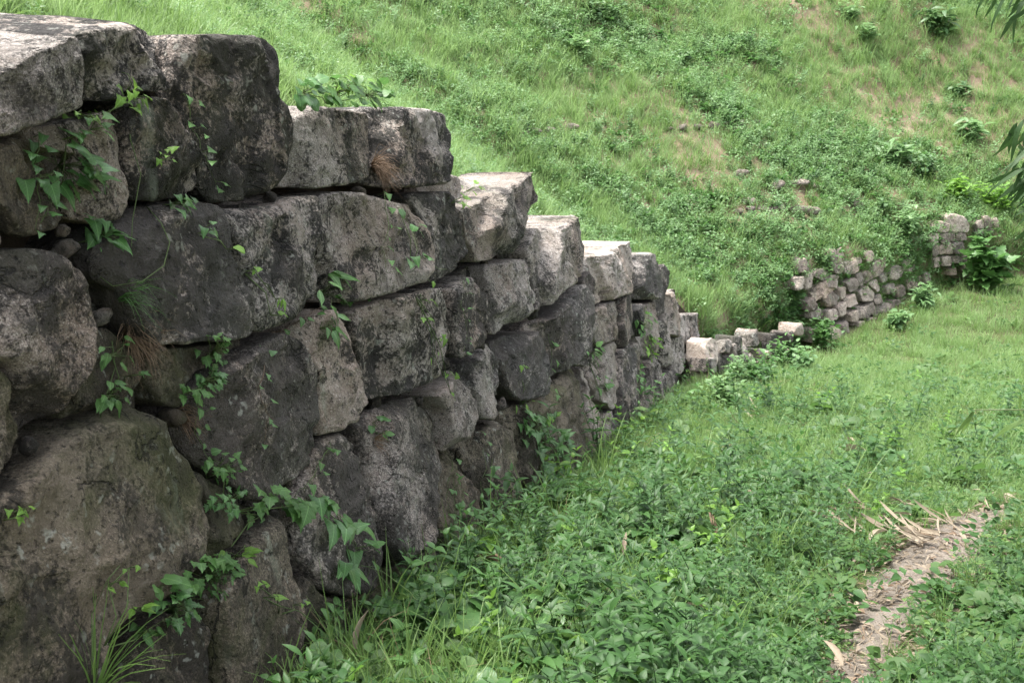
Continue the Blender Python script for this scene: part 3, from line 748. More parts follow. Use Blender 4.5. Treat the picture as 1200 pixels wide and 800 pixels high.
def weed_src(h, nodes, L, proto, lean=.25, branch=0):
    mb = MB()
    def stem(p0, dirv, h_, nodes_):
        pts = [Vector(p0)]; d = Vector(dirv).normalized()
        for i in range(nodes_):
            pts.append(pts[-1] + d * h_ / nodes_); d = (d + rv(.1)).normalized()
        mb.tube(pts, .0016, .0008, 3)
        a0 = random.uniform(0, 3.14)
        for i in range(1, nodes_ + 1):
            t = i / nodes_
            for k in (0, 1):
                a = a0 + i * 1.57 + k * math.pi; up = .25 + .9 * t ** 3
                yd = Vector((math.cos(a), math.sin(a), up + random.uniform(-.25, .2)))
                sz = L * (1.1 - .55 * t) * random.uniform(.8, 1.2)
                mb.leaf(frame(pts[i], yd, (0, 0, 1), sz), proto)
        return pts
    pts = stem((0, 0, -.01), (random.uniform(-lean, lean), random.uniform(-lean, lean), 1), h, nodes)
    for _ in range(branch):
        stem(pts[random.randint(1, len(pts) - 2)], (random.uniform(-1, 1), random.uniform(-1, 1), .7), h * .5, max(2, nodes // 2))
    return mb
def patch_src(n, spread, h, L, proto, flat=.5):
    mb = MB()
    for _ in range(n):
        a = random.uniform(0, 6.28); r = spread * math.sqrt(random.random()); z = h * random.uniform(.3, 1)
        p = Vector((r * math.cos(a), r * math.sin(a), z)); b = random.uniform(0, 6.28)
        yd = Vector((math.cos(b), math.sin(b), random.uniform(-.3, .5)))
        mb.leaf(frame(p, yd, Vector((0, 0, 1)) + rv(flat), L * random.uniform(.6, 1.25)), proto)
    return mb
SRC = bpy.data.collections.new('plant sources')
def sources(tagname, mbs, mats):
    c = bpy.data.collections.new(tagname)
    for i, mb in enumerate(mbs):
        o = bpy.data.objects.new('%s_%02d' % (tagname, i), mb.mesh(tagname, mats[i % len(mats)])); c.objects.link(o)
    return c
def scatter(name, P, up, scale, col, nsrc, label, cat, tilt=.15, pick=None):
    n = len(P); m = bpy.data.meshes.new(name); m.vertices.add(n)
    m.vertices.foreach_set('co', np.asarray(P, np.float32).ravel())
    q = []
    rot = np.zeros((n, 3), np.float32)
    rot[:, 2] = rng.uniform(0, 2 * math.pi, n)
    rot[:, 0] = rng.normal(0, tilt, n); rot[:, 1] = rng.normal(0, tilt, n)
    if up is not None: rot[:, 1] += up[:, 0] * .4; rot[:, 0] -= up[:, 1] * .4
    a = m.attributes.new('rot', 'FLOAT_VECTOR', 'POINT'); a.data.foreach_set('vector', rot.ravel())
    a = m.attributes.new('scl', 'FLOAT', 'POINT'); a.data.foreach_set('value', np.asarray(scale, np.float32))
    a = m.attributes.new('pick', 'INT', 'POINT'); a.data.foreach_set('value', (rng.integers(0, nsrc, n) if pick is None else pick).astype(np.int32))
    o = obj(name, m); tag(o, label, cat, kind='stuff')
    ng = bpy.data.node_groups.new(name, 'GeometryNodeTree')
    ng.interface.new_socket('Geometry', in_out='INPUT', socket_type='NodeSocketGeometry')
    ng.interface.new_socket('Geometry', in_out='OUTPUT', socket_type='NodeSocketGeometry')
    gi = ng.nodes.new('NodeGroupInput'); go = ng.nodes.new('NodeGroupOutput')
    ip = ng.nodes.new('GeometryNodeInstanceOnPoints'); ci = ng.nodes.new('GeometryNodeCollectionInfo')
    ci.inputs['Collection'].default_value = col; ci.inputs['Separate Children'].default_value = True; ci.inputs['Reset Children'].default_value = True
    def att(nm, t):
        x = ng.nodes.new('GeometryNodeInputNamedAttribute'); x.data_type = t; x.inputs['Name'].default_value = nm; return x.outputs[0]
    er = ng.nodes.new('FunctionNodeEulerToRotation')
    ng.links.new(att('rot', 'FLOAT_VECTOR'), er.inputs[0])
    ng.links.new(gi.outputs[0], ip.inputs['Points']); ng.links.new(ci.outputs[0], ip.inputs['Instance'])
    ip.inputs['Pick Instance'].default_value = True
    ng.links.new(att('pick', 'INT'), ip.inputs['Instance Index']); ng.links.new(er.outputs[0], ip.inputs['Rotation']); ng.links.new(att('scl', 'FLOAT'), ip.inputs['Scale'])
    ng.links.new(ip.outputs[0], go.inputs[0])
    md = o.modifiers.new('scatter', 'NODES'); md.node_group = ng
    return o

# --- ground cover. Points are spread over the ground, thinning with distance
def ground_pts(n, r0, r1, a0=-.62, a1=.62, power=0.0):
    r = r0 * (r1 / r0) ** rng.random(n) if power == 0 else (r0 ** 2 + (r1 ** 2 - r0 ** 2) * rng.random(n)) ** .5
    a = rng.uniform(a0, a1, n)
    return np.c_[r * np.sin(a), r * np.cos(a)]
fpoly = foot_at(np.arange(0, 70, .25))
def beyond_foot(Q):                             # signed distance to the foot line, positive on the open side
    out = np.full(len(Q), 1e9)
    t = np.gradient(fpoly, axis=0); t /= np.linalg.norm(t, axis=1)[:, None]; nn = np.c_[t[:, 1], -t[:, 0]]
    for i in range(0, len(Q), 4000):
        q = Q[i:i + 4000]; d = ((q[:, None] - fpoly[None]) ** 2).sum(2); k = d.argmin(1)
        out[i:i + 4000] = ((q - fpoly[k]) * nn[k]).sum(1)
    return out
PATH_PIX = [(985, 860), (1000, 800), (1015, 745), (1045, 700), (1085, 662), (1120, 625), (1175, 596), (1260, 575)]
PATH_W = [.09, .10, .10, .12, .15, .14, .08, .04]
path_c = np.array([ground_hit(*q)[:2] for q in PATH_PIX])
_pt = np.r_[0, np.cumsum(np.linalg.norm(np.diff(path_c, axis=0), axis=1))]
_ps = np.linspace(0, _pt[-1], 60)
path_s = np.c_[np.interp(_ps, _pt, path_c[:, 0]), np.interp(_ps, _pt, path_c[:, 1])]
path_w = np.interp(_ps, _pt, PATH_W)
for _ in range(3): path_s[1:-1] = (path_s[:-2] + path_s[1:-1] * 2 + path_s[2:]) / 4
def path_dist(Q):                               # distance to the path edge (negative on the path)
    d = np.sqrt(((Q[:, None] - path_s[None]) ** 2).sum(2)); k = d.argmin(1)
    w_ = path_w[k] * (1 + .9 * perlin(np.c_[Q * 3.2, np.zeros(len(Q))]) + .6 * perlin(np.c_[Q * 9, np.zeros(len(Q))])) - .03 * rng.random(len(Q)) ** 3 * 4
    return d[np.arange(len(Q)), k] - w_
def lay(Q):
    Z = ground_z(Q[:, 0], Q[:, 1]) * 1.0; p3 = np.c_[Q, np.zeros(len(Q))]
    return np.c_[Q, Z + fbm(p3 * .8, 3) * .05 + fbm(p3 * 4, 2) * .018]
# path sheet, 6 mm above the soil
PV, PF = [], []
for i, (c, w_) in enumerate(zip(path_s, path_w)):
    t = path_s[min(i + 1, 59)] - path_s[max(i - 1, 0)]; t /= np.linalg.norm(t); nn = np.array([t[1], -t[0]])
    for k in range(9):
        f = (k - 4) / 4; q = c + nn * f * w_ * (1.25 + .35 * perlin(np.array([[i * .35, np.sign(f) * 3, 1.5]]))[0])
        PV.append((q[0], q[1], lay(q[None])[0, 2] + .006 - .02 * (abs(f) == 1)))
    if i: PF += [(i * 9 - 9 + k, i * 9 - 8 + k, i * 9 + 1 + k, i * 9 + k) for k in range(8)]
path = obj('path', mesh('path', PV, PF, M_PATH)); tag(path, kind='structure')

src_grass = sources('ground_grass', [grass_src(16, .16, .05, .0045) for _ in range(4)] + [grass_src(12, .26, .04, .005, 1.2, 4) for _ in range(2)], [M_GRASS])
src_tall = sources('tall_weed', [weed_src(.34, 8, .07, L_LANCE, .2, 1), weed_src(.28, 7, .065, L_OVATE, .25, 1), grass_src(12, .36, .05, .006, 1.1, 4), grass_src(9, .42, .04, .0065, 1.3, 4)], [M_WEED, M_LIME, M_GRASS, M_GRASS])
src_dead = sources('dead_stem', [grass_src(7, .26, .06, .003, 1.6, 4) for _ in range(3)], [M_BROWN])
src_fgrass = sources('fine_grass', [grass_src(30, .17, .11, .0042, 1.0) for _ in range(5)], [M_HGRASS, M_GRASS, M_HGRASS])
src_weed = sources('weed', [weed_src(.22, 6, .062, L_LANCE, branch=1), weed_src(.16, 5, .055, L_OVATE), weed_src(.27, 7, .06, L_LANCE, branch=1), weed_src(.13, 4, .06, L_OVATE), weed_src(.19, 6, .05, L_LANCE, .4), patch_src(11, .09, .12, .075, L_LOBE, .3), patch_src(9, .08, .10, .065, L_ROUND, .3), patch_src(16, .10, .13, .05, L_LANCE, .4), weed_src(.24, 7, .045, L_OVATE, .3, 2)], [M_WEED, M_WEED2, M_WEED, M_WEED, M_WEED2, M_WEED, M_WEED2, M_GRASS, M_WEED])
src_patch = sources('leaf_patch', [patch_src(14, .09, .09, .042, L_OVATE), patch_src(12, .08, .07, .045, L_ROUND, .3), patch_src(22, .09, .06, .026, L_OVATE), patch_src(20, .10, .10, .035, L_LANCE)], [M_WEED, M_WEED2, M_GRASS])
def keep(Q, wallgap=.06, pathgap=.0):
    b = beyond_foot(Q); pdn = path_dist(Q); return Q[(b > wallgap) & (pdn > pathgap)]
def zone(Q, f, seed): return fbm(np.c_[Q * f, np.full(len(Q), seed)], 2)
# broadleaf weeds: thick in front, thinning to the right and away
Q = keep(ground_pts(13500, 2.7, 13), .10, .05)
zz = zone(Q, .9, 3.3); pr = np.clip(1.3 - .11 * np.hypot(Q[:, 0], Q[:, 1]) + zz * .4, .03, 1) * np.where(Q[:, 0] > .34 * Q[:, 1] + .35, .55, 1)
bw = beyond_foot(Q); pr = pr * np.interp(bw, [.1, .55, .9], [.75, .9, 1]) * np.where((bw < .9) & (np.hypot(Q[:, 0], Q[:, 1]) < 3.9), .12, 1) * np.clip(.75 + zone(Q, 1.6, 6.6) * 1.6, .12, 1)
Q = Q[rng.random(len(Q)) < pr]
scatter('leafy_ground_cover', lay(Q), None, rng.uniform(.65, 1.35, len(Q)) * np.clip(1.0 + .4 * zone(Q, 1.2, 2.2), .7, 1.2) * np.interp(path_dist(Q), [0, .45], [.42, 1]) * np.interp(beyond_foot(Q), [.1, .5, 1.3], [1.35, 1.2, 1]), src_weed, 9, 'knee-low broadleaf weeds crowding the ground in front of the wall', 'weeds', pick=np.array([0, 4, 1, 2, 8, 0, 6, 2, 5, 3, 7, 1])[np.floor(np.clip(.42 + zone(Q, .8, 4.4) * .6 + rng.normal(0, .17, len(Q)), 0, .999) * 12).astype(int)])
Q = keep(ground_pts(15000, 2.7, 26), .03, .03)
pr = np.clip(.75 + zone(Q, 1.1, 8.1) * .8, .1, 1) * np.interp(beyond_foot(Q), [.05, .6], [.4, 1]) * np.interp(np.hypot(Q[:, 0], Q[:, 1]), [5, 8, 14], [1, .65, .55]); Q = Q[rng.random(len(Q)) < pr]
rr_ = np.hypot(Q[:, 0], Q[:, 1])
scatter('small_leaf_cover', lay(Q), None, rng.uniform(.7, 1.3, len(Q)) * np.interp(rr_, [3, 8, 25], [.9, .95, 1.4]), src_patch, 4, 'low carpet of small round and oval leaves between the grass', 'ground cover')
Q = keep(ground_pts(7500, 2.7, 11), .02, .02)
pr = np.clip(.7 + zone(Q, 1.3, 5.5) * .9, .05, 1); Q = Q[rng.random(len(Q)) < pr]
scatter('grass', lay(Q), None, rng.uniform(.6, 1.25, len(Q)) * np.interp(path_dist(Q), [0, .45], [.42, 1]), src_grass, 6, 'green grass blades growing among the weeds near the path', 'grass')
Q = keep(ground_pts(1500, 2.7, 13), .04, .2); bw = beyond_foot(Q)
Q = Q[rng.random(len(Q)) < np.interp(bw, [.1, .5, 1.4], [1, .6, .12]) * np.where((bw < .9) & (np.hypot(Q[:, 0], Q[:, 1]) < 3.8), .2, 1)]
scatter('tall_weeds', lay(Q), None, rng.uniform(.6, 1.15, len(Q)), src_tall, 4, 'taller weeds and long grass blades standing out of the weed bed near the wall', 'weeds')
Q = keep(ground_pts(900, 2.7, 12), .03, .05); bw = beyond_foot(Q)
Q = Q[rng.random(len(Q)) < np.interp(bw, [.1, .5, 1.2], [.95, .5, .06])]
scatter('dead_stems', lay(Q), None, rng.uniform(.6, 1.2, len(Q)), src_dead, 3, 'brown dead stems and straw among the plants at the foot of the wall', 'dead stems', .6)
Q = keep(ground_pts(48000, 6.0, 42), .05, .02)
rr_ = np.hypot(Q[:, 0], Q[:, 1]); pr = np.clip(.9 + zone(Q, .6, 9.5) * .5, .25, 1); k = rng.random(len(Q)) < pr; Q = Q[k]; rr_ = rr_[k]
scatter('grass', lay(Q), None, rng.uniform(.5, 1.1, len(Q)) * np.interp(rr_, [5, 10, 20, 42], [.6, .8, 1.3, 2.4]), src_fgrass, 5, 'short bright turf covering the open clearing beyond the path', 'grass')

# scraps of straw and broken leaf trodden into the path
def scrap_src():
    mb = MB()
    for _ in range(9):
        a = random.uniform(0, 6.28); p = Vector((random.gauss(0, .06), random.gauss(0, .06), random.uniform(.008, .02)))
        mb.leaf(frame(p, Vector((math.cos(a), math.sin(a), random.gauss(0, .12))), UP + rv(.3), random.uniform(.014, .06)), L_BAMB if random.random() < .7 else L_LANCE)
    return mb
UP = Vector((0, 0, 1))
src_scrap = sources('leaf_scrap', [scrap_src() for _ in range(5)], [M_STRAW, M_STRAW, M_BROWN])
Q = ground_pts(26000, 2.6, 12, .1, .6); pdist = path_dist(Q)
Q = Q[rng.random(len(Q)) < np.interp(pdist, [-.1, .0, .12, .5], [.22, .18, .10, .02])]
scatter('leaf_litter', lay(Q), None, rng.uniform(.5, 1.3, len(Q)), src_scrap, 5, 'scraps of dry leaf and straw trodden into the path', 'leaf litter', .05)
# --- hillside cover
tri_c = hill_v[:-1, :-1] * .25 + hill_v[1:, :-1] * .25 + hill_v[:-1, 1:] * .25 + hill_v[1:, 1:] * .25
e1_ = hill_v[1:, :-1] - hill_v[:-1, :-1]; e2_ = hill_v[:-1, 1:] - hill_v[:-1, :-1]
cr_ = np.cross(e2_, e1_); ar_ = np.linalg.norm(cr_, axis=2)
Cc = tri_c.reshape(-1, 3); Ar = ar_.ravel(); Nn = (cr_ / (ar_[:, :, None] + 1e-9)).reshape(-1, 3)
Nn[Nn[:, 2] < 0] *= -1
zc = Cc[:, 1] * CP - Cc[:, 2] * SP
uu = 600 + FPX * Cc[:, 0] / np.maximum(zc, .1); vv = 400 - FPX * (Cc[:, 1] * SP + Cc[:, 2] * CP) / np.maximum(zc, .1)
inview = (zc > 1) & (uu > -260) & (uu < 1460) & (vv > -260) & (vv < 900)
inview &= ~((np.repeat(DV[:-1], ns - 1) < .04) & (np.tile(SV[:-1], nd - 1) < s_end - .35))
skirt = (np.repeat(DV[:-1], ns - 1) < .04).astype(float)
dist = np.linalg.norm(Cc, axis=1)
def zones(pixs):                                # world spheres on the slope: centre, radius
    o = []
    for (u, v, r) in pixs:
        p, nrm = pix_hill(u, v)
        if p is not None: o.append((p, r * depth_of(p) / FPX))
    return o
BARE = zones([(1150, 88, 15), (1128, 66, 9), (1182, 100, 12), (1165, 72, 8), (765, 48, 12), (757, 98, 12), (728, 80, 8), (850, 207, 13), (893, 200, 10), (935, 245, 18), (1000, 232, 16), (1045, 228, 14), (1088, 248, 16), (950, 280, 14), (990, 292, 12), (670, 155, 12), (880, 150, 8), (1010, 300, 16), (870, 5, 8), (820, 55, 8), (940, 222, 10), (1085, 200, 14)])
LEAFY = zones([(740, 60, 60), (840, 130, 55), (720, 160, 45), (820, 250, 60), (900, 260, 60), (780, 290, 50), (960, 200, 50), (900, 330, 45), (700, 220, 30), (1010, 260, 40), (1060, 280, 40), (650, 30, 40), (880, 60, 35)])
LUSH = zones([(620, 215, 50), (700, 255, 40), (760, 300, 35), (820, 360, 35), (960, 100, 70), (1020, 70, 60), (900, 110, 60), (850, 30, 60), (1090, 220, 30), (1150, 230, 35), (480, 60, 80), (400, 80, 60)])
BARE = [(c, r * (.85 if i > 3 else .8)) for i, (c, r) in enumerate(BARE)]
def inz(P, Z, soft=1.0):
    o = np.zeros(len(P))
    for c, r in Z: o = np.maximum(o, np.clip(1.4 - np.linalg.norm(P - c, axis=1) / (r * soft), 0, 1))
    return o
ROCK_ROWS = (('broken line of half buried stones high on the slope behind the pale top blocks', ((612,157,14),(626,156,16),(641,155,15),(656,153,13),(669,152,16))),
                 ('second line of half buried stones higher on the slope at centre right', ((784,153,14),(800,152,16),(816,151,13),(834,150,16),(850,148,14),(868,147,18),(886,146,14))),
                 ('row of pale stones laid along the middle of the slope above the ruined wall', ((866,250,14),(880,248,16),(894,247,17),(908,246,17),(920,246,20),(934,252,26),(948,250,20))))
ROCK_LOOSE = ((866, 207, 18, 'flat pinkish stone bedded in leafy weeds above the row of pale stones'), (905, 222, 22, 'pale rounded boulder just above the row of pale stones'), (934, 219, 24, 'pale boulder right of the rounded one on the mid slope'), (956, 222, 18, 'grey boulder beside bare earth on the mid slope'), (990, 236, 20, 'upright tan stone on the bare patch of the mid slope'), (1002, 243, 20, 'tan stone touching the upright one on the bare patch'), (876, 238, 16, 'small stone tucked over the left end of the row of pale stones'), (812, 233, 14, 'lone small stone among the leafy weeds at mid slope'))
CLEAR = zones([(u, v + px * .45, px * .55) for _, pts in ROCK_ROWS for (u, v, px) in pts] + [(u, v + px * .5, px * .6) for (u, v, px, _) in ROCK_LOOSE])
def hill_pts(n, power):
    w_ = Ar * inview / np.maximum(dist, 2.5) ** power
    k = rng.choice(len(w_), n, p=w_ / w_.sum())
    j, i = np.divmod(k, ns - 1); a = rng.random((n, 1)); b_ = rng.random((n, 1))
    p = (hill_v[j, i] * (1 - a) + hill_v[j + 1, i] * a) * (1 - b_) + (hill_v[j, i + 1] * (1 - a) + hill_v[j + 1, i + 1] * a) * b_
    return p, Nn[k]
src_hgrass = sources('hill_grass', [grass_src(22, .26, .10, .0065, .9) for _ in range(4)] + [grass_src(16, .40, .08, .007, 1.1, 4) for _ in range(2)], [M_HGRASS, M_GRASS, M_HGRASS])
src_hweed = sources('hill_weed', [patch_src(46, .18, .15, .042, L_OVATE), patch_src(46, .18, .18, .042, L_LANCE), patch_src(34, .16, .10, .045, L_ROUND, .4), weed_src(.30, 8, .07, L_LANCE, branch=3), weed_src(.22, 6, .065, L_OVATE, branch=2)], [M_HWEED, M_HWEED, M_HERB, M_HWEED, M_WEED])
P, Nm = hill_pts(95000, 1.55)
dd_ = np.linalg.norm(P, axis=1); nz_ = fbm(P * .22, 3)
bare = inz(P, BARE, 1.0); leafy = inz(P, LEAFY); lush = inz(P, LUSH)
pr = np.clip(.66 + nz_ * .6 + lush * .5 - leafy * .4, .34, 1) * (1 - .84 * np.clip(bare * 1.6 + fbm(P * 2.2, 2) * .9 * (bare > 0), 0, 1)) * (inz(P, CLEAR) < .35)
k = rng.random(len(P)) < pr
sc_ = rng.uniform(.5, 1.15, len(P)) * np.interp(dd_, [3, 8, 20, 50], [.55, .7, .95, 1.5])
scatter('hill_grass', P[k], Nm[k], sc_[k], src_hgrass, 6, 'long bright grass covering the slope above the walls', 'grass')
P, Nm = hill_pts(85000, 1.4)
dd_ = np.linalg.norm(P, axis=1); nz_ = fbm(P * .3 + 9, 3)
bare = inz(P, BARE, 1.0); leafy = inz(P, LEAFY); lush = inz(P, LUSH)
pr = np.clip(.27 + nz_ * .6 + leafy * .55 - lush * .4, .04, 1) * (1 - .84 * np.clip(bare * 1.6 + fbm(P * 2.2, 2) * .9 * (bare > 0), 0, 1)) * (inz(P, CLEAR) < .35) * np.where(dd_ < 7, .25, 1)
k = rng.random(len(P)) < pr
sc_ = rng.uniform(.5, 1.15, len(P)) * np.interp(dd_, [3, 8, 20, 50], [.5, .65, 1.0, 1.5])
scatter('hill_weeds', P[k], Nm[k], sc_[k], src_hweed, 5, 'clumps of leafy weeds creeping over the hillside', 'weeds')

# ------------------------------------------------------------------ plants rooted in the joints of the near wall
dg = bpy.context.evaluated_depsgraph_get(); dg.update()
WV, WF = [], []
for ch in [o for o in COL.objects if o.parent == wall and o.type == 'MESH']:
    b0 = len(WV); off = Vector(wall.location) + Vector(ch.location)
    WV += [v.co + off for v in ch.data.vertices]; WF += [tuple(i + b0 for i in p.vertices) for p in ch.data.polygons]
WB = BVHTree.FromPolygons(WV, WF)
def on_wall(u, v):
    d = Vector(ray(u, v)).normalized(); h = WB.ray_cast(Vector((0, 0, 0)), d)
    p0 = W1.hit(u, v)
    if h[0] is None or (h[0] - Vector(p0)).length > .35: return Vector(p0)
    return h[0]
NW = Vector(W1.n); TW = Vector(W1.e1)
UP = Vector((0, 0, 1))
def add_leaf(root, pos, yd, zd, size, kind, mat):
    M = frame(pos, yd, zd, size); o = obj('leaf', leaf_mesh(kind, mat))
    o.parent = root; M.translation = Vector(pos) - root.location; o.matrix_local = M
    return o
def wall_plant(name, label, cat, root, blobs, mat_stem=None, group=None, trail=None):
    r0 = on_wall(*root); e = empty(name, r0 - NW * .01); tag(e, label, cat, group)
    mb = MB(); q = Vector(e.location)
    for (u, v, rx, ry, n, sz, kind, mat) in blobs:
        hub = on_wall(u, v + ry * .2) + NW * .015
        mid = (q + hub) / 2 + NW * .03
        mb.tube([Vector((0, 0, 0)), mid - q, hub - q], .0022, .0015, 4)
        n = int(n * 1.5) if n > 4 else n
        for _ in range(n):
            a = random.uniform(0, 6.28); r = math.sqrt(random.random())
            uu_, vv_ = u + rx * r * math.cos(a), v + ry * r * math.sin(a)
            s0 = on_wall(uu_, vv_)
            out_ = random.uniform(.012, .05) + .02 * (1 - r)
            p = s0 + NW * out_
            side = math.cos(a)
            yd = NW * random.uniform(.25, .8) + TW * (side * .9 + random.gauss(0, .4)) + UP * (-.35 + -.25 * math.sin(a) + random.gauss(0, .3))
            zd = NW * .8 + UP * 1.0 + rv(.25)
            L = sz * depth_of(np.array(p)) / FPX * random.uniform(.45, .95)
            add_leaf(e, p, yd, zd, L, kind, mat)
            mb.tube([hub - q, (hub + p) / 2 - q + NW * .015 + rv(.004), p - q], .0013, .0008, 3)
    if trail:
        for tr in trail: mb.tube([on_wall(*t) + NW * .018 - q for t in tr], .0018, .0012, 4)
    o = obj('stem', mb.mesh('stem', mat_stem or M_STEM)); o.parent = e
    return e
iv, lm, hb, wd = M_IVY, M_LIME, M_HERB, M_WEED
wall_plant('ivy', 'large clump of glossy dark ivy leaves hanging under the top left boulder', 'ivy', (70, 165), [(62, 188, 52, 36, 17, 36, 'ivy', iv), (100, 150, 25, 14, 5, 24, 'ivy', hb)], trail=[[(70, 170), (66, 215), (40, 262)]])
wall_plant('vine', 'pale young vine sprig reaching up across the top left boulder', 'vine', (118, 136), [(142, 112, 16, 18, 10, 18, 'ivy', lm), (88, 137, 26, 7, 7, 18, 'ivy', lm)], trail=[[(118, 136), (135, 118), (147, 100), (143, 88), (135, 86)], [(140, 120), (146, 165), (158, 205), (148, 260), (147, 290)]])
wall_plant('ivy', 'small ivy bunch in the dark hollow between two blocks below the top left boulder', 'ivy', (92, 285), [(108, 272, 18, 22, 10, 30, 'ivy', iv)])
wall_plant('ivy', 'few ivy leaves at the foot of the rounded block in the second course', 'ivy', (192, 240), [(197, 238, 20, 10, 7, 20, 'ivy', iv)], trail=[[(165, 243), (182, 262), (192, 285), (185, 312), (160, 330), (125, 336), (110, 325)]])
wall_plant('vine', 'tiny lime green vine tip on the face of the rounded second-course block', 'vine', (178, 198), [(178, 184, 9, 12, 5, 13, 'ivy', lm)])
wall_plant('ivy', 'little dark ivy sprig on the big sloping pale block', 'ivy', (232, 274), [(232, 268, 11, 6, 4, 18, 'ivy', iv), (260, 292, 4, 3, 1, 15, 'round', lm)])
wall_plant('vine', 'thin vine with bright leaf pairs beside the long rusty stained block', 'vine', (288, 318), [(290, 315, 7, 4, 3, 16, 'ovate', lm), (318, 350, 8, 5, 3, 17, 'lance', lm), (312, 369, 6, 3, 2, 14, 'ovate', lm)], trail=[[(292, 318), (305, 335), (318, 352), (312, 368)]])
wall_plant('herb', 'upright broad-leaved herb growing from the joint below the long rusty stained block', 'herb', (372, 398), [(372, 340, 24, 26, 8, 38, 'lance', hb), (370, 382, 14, 18, 5, 26, 'ovate', iv)])
wall_plant('herb', 'small bushy herb in the shade under the big sloping pale block', 'herb', (238, 452), [(240, 412, 15, 20, 16, 15, 'lobe', hb), (232, 445, 20, 12, 14, 17, 'lobe', iv), (210, 458, 18, 12, 6, 22, 'lobe', hb)])
wall_plant('herb', 'straggly weed with a long dead stalk below the brown root tuft', 'herb', (128, 470), [(118, 460, 22, 12, 8, 24, 'ovate', hb), (125, 412, 14, 22, 6, 17, 'ovate', hb), (140, 440, 12, 8, 3, 18, 'ovate', iv)], trail=[[(110, 490), (118, 462), (128, 430), (124, 400)]])
wall_plant('herb', 'ferny herb trailing down the joint left of the middle slab', 'herb', (245, 535), [(248, 545, 16, 20, 16, 14, 'lobe', hb), (256, 585, 18, 22, 18, 14, 'lobe', iv)])
wall_plant('vine', 'vine with wide lobed leaves spreading above the pointed slab', 'vine', (275, 600), [(300, 585, 26, 15, 9, 30, 'lobe', hb), (345, 590, 36, 6, 6, 44, 'lobe', hb), (295, 603, 14, 10, 3, 34, 'lobe', hb)], trail=[[(265, 640), (285, 612), (310, 600), (340, 594), (372, 583)]])
wall_plant('ivy', 'ivy strand with blue green leaves hanging right of the pointed slab', 'ivy', (372, 588), [(378, 586, 16, 8, 4, 34, 'ivy', iv), (394, 610, 16, 12, 5, 38, 'ivy', iv), (412, 640, 16, 10, 4, 32, 'ivy', iv), (410, 662, 20, 9, 5, 32, 'ivy', iv)], trail=[[(372, 588), (395, 606), (412, 638), (410, 665)]])
wall_plant('herb', 'big bushy clump of lobed herb low on the wall left of the pointed slab', 'herb', (215, 700), [(232, 672, 30, 26, 38, 21, 'lobe', hb), (190, 712, 28, 20, 26, 19, 'lobe', iv), (180, 685, 14, 10, 4, 28, 'round', hb)])
wall_plant('vine', 'four pale oval leaves arching over the top of the bushy herb clump', 'vine', (258, 655), [(268, 650, 20, 12, 6, 27, 'ovate', lm)])
wall_plant('vine', 'fine vine with lime leaflets lying on the face of the pointed slab', 'vine', (330, 720), [(296, 684, 8, 5, 3, 15, 'ivy', lm), (303, 699, 6, 4, 2, 15, 'ivy', lm), (338, 708, 5, 3, 2, 10, 'ivy', lm)], trail=[[(372, 735), (345, 716), (312, 707), (304, 699)]])
wall_plant('vine', 'lime sprout at the far left edge above the largest slab', 'vine', (4, 610), [(10, 600, 9, 9, 5, 17, 'ivy', lm)])
wall_plant('vine', 'weed with yellowish leaves and thin arching stalks at bottom left', 'vine', (125, 760), [(120, 683, 8, 6, 3, 16, 'ovate', lm), (148, 712, 14, 8, 4, 22, 'ovate', lm), (160, 738, 22, 12, 6, 26, 'ovate', hb), (145, 664, 5, 4, 2, 12, 'ovate', lm)], trail=[[(100, 790), (100, 720), (118, 680), (133, 662)], [(118, 690), (140, 668), (150, 663)]])
wall_plant('ivy', 'dense ivy mat spilling down beside the green tinted slab', 'ivy', (618, 480), [(622, 500, 18, 24, 24, 17, 'ivy', iv), (645, 530, 20, 26, 26, 17, 'ivy', iv), (634, 565, 20, 16, 12, 22, 'ivy', iv)])
wall_plant('vine', 'bright leaflets above the dense ivy mat', 'vine', (610, 478), [(608, 473, 12, 4, 5, 15, 'lance', lm), (640, 488, 18, 5, 4, 13, 'ovate', lm), (605, 430, 5, 16, 3, 11, 'ovate', lm)])
wall_plant('ivy', 'small ivy sprig on the dark half of the long block under the brown tuft', 'ivy', (483, 320), [(480, 302, 18, 8, 4, 20, 'ivy', iv), (478, 268, 10, 6, 3, 15, 'round', iv), (462, 243, 4, 4, 1, 17, 'round', iv), (500, 330, 4, 4, 1, 15, 'ovate', lm)], trail=[[(462, 246), (480, 270), (488, 300), (510, 316), (519, 316)]])
wall_plant('vine', 'thread of lime leaflets down the rounded block in mid wall', 'vine', (488, 345), [(488, 350, 6, 7, 2, 17, 'lance', lm), (489, 374, 6, 8, 3, 13, 'ovate', lm), (507, 397, 7, 6, 3, 13, 'ivy', lm), (503, 416, 7, 4, 2, 14, 'lance', lm), (515, 440, 7, 5, 3, 14, 'ivy', lm), (524, 460, 5, 4, 2, 11, 'ovate', lm)], trail=[[(488, 345), (490, 375), (505, 398), (504, 415), (515, 440), (524, 460)]])
wall_plant('ivy', 'lush ivy with round leaves lying over the flat topped pale block', 'ivy', (385, 121), [(350, 108, 18, 13, 14, 19, 'round', iv), (388, 106, 26, 13, 20, 18, 'round', hb), (425, 110, 24, 14, 20, 18, 'round', hb), (405, 99, 26, 10, 12, 18, 'ovate', lm)])
wall_plant('vine', 'yellow green seedling on the level top of the first step block', 'vine', (528, 238), [(530, 236, 9, 6, 4, 16, 'ovate', lm), (543, 222, 12, 10, 6, 12, 'ovate', lm)])
wall_plant('vine', 'leafy trailer in the dark cleft beside the narrow tan stone', 'vine', (757, 358), [(752, 378, 9, 16, 14, 10, 'ovate', hb), (758, 405, 12, 14, 14, 10, 'ovate', lm), (745, 445, 8, 16, 10, 10, 'ovate', hb)])
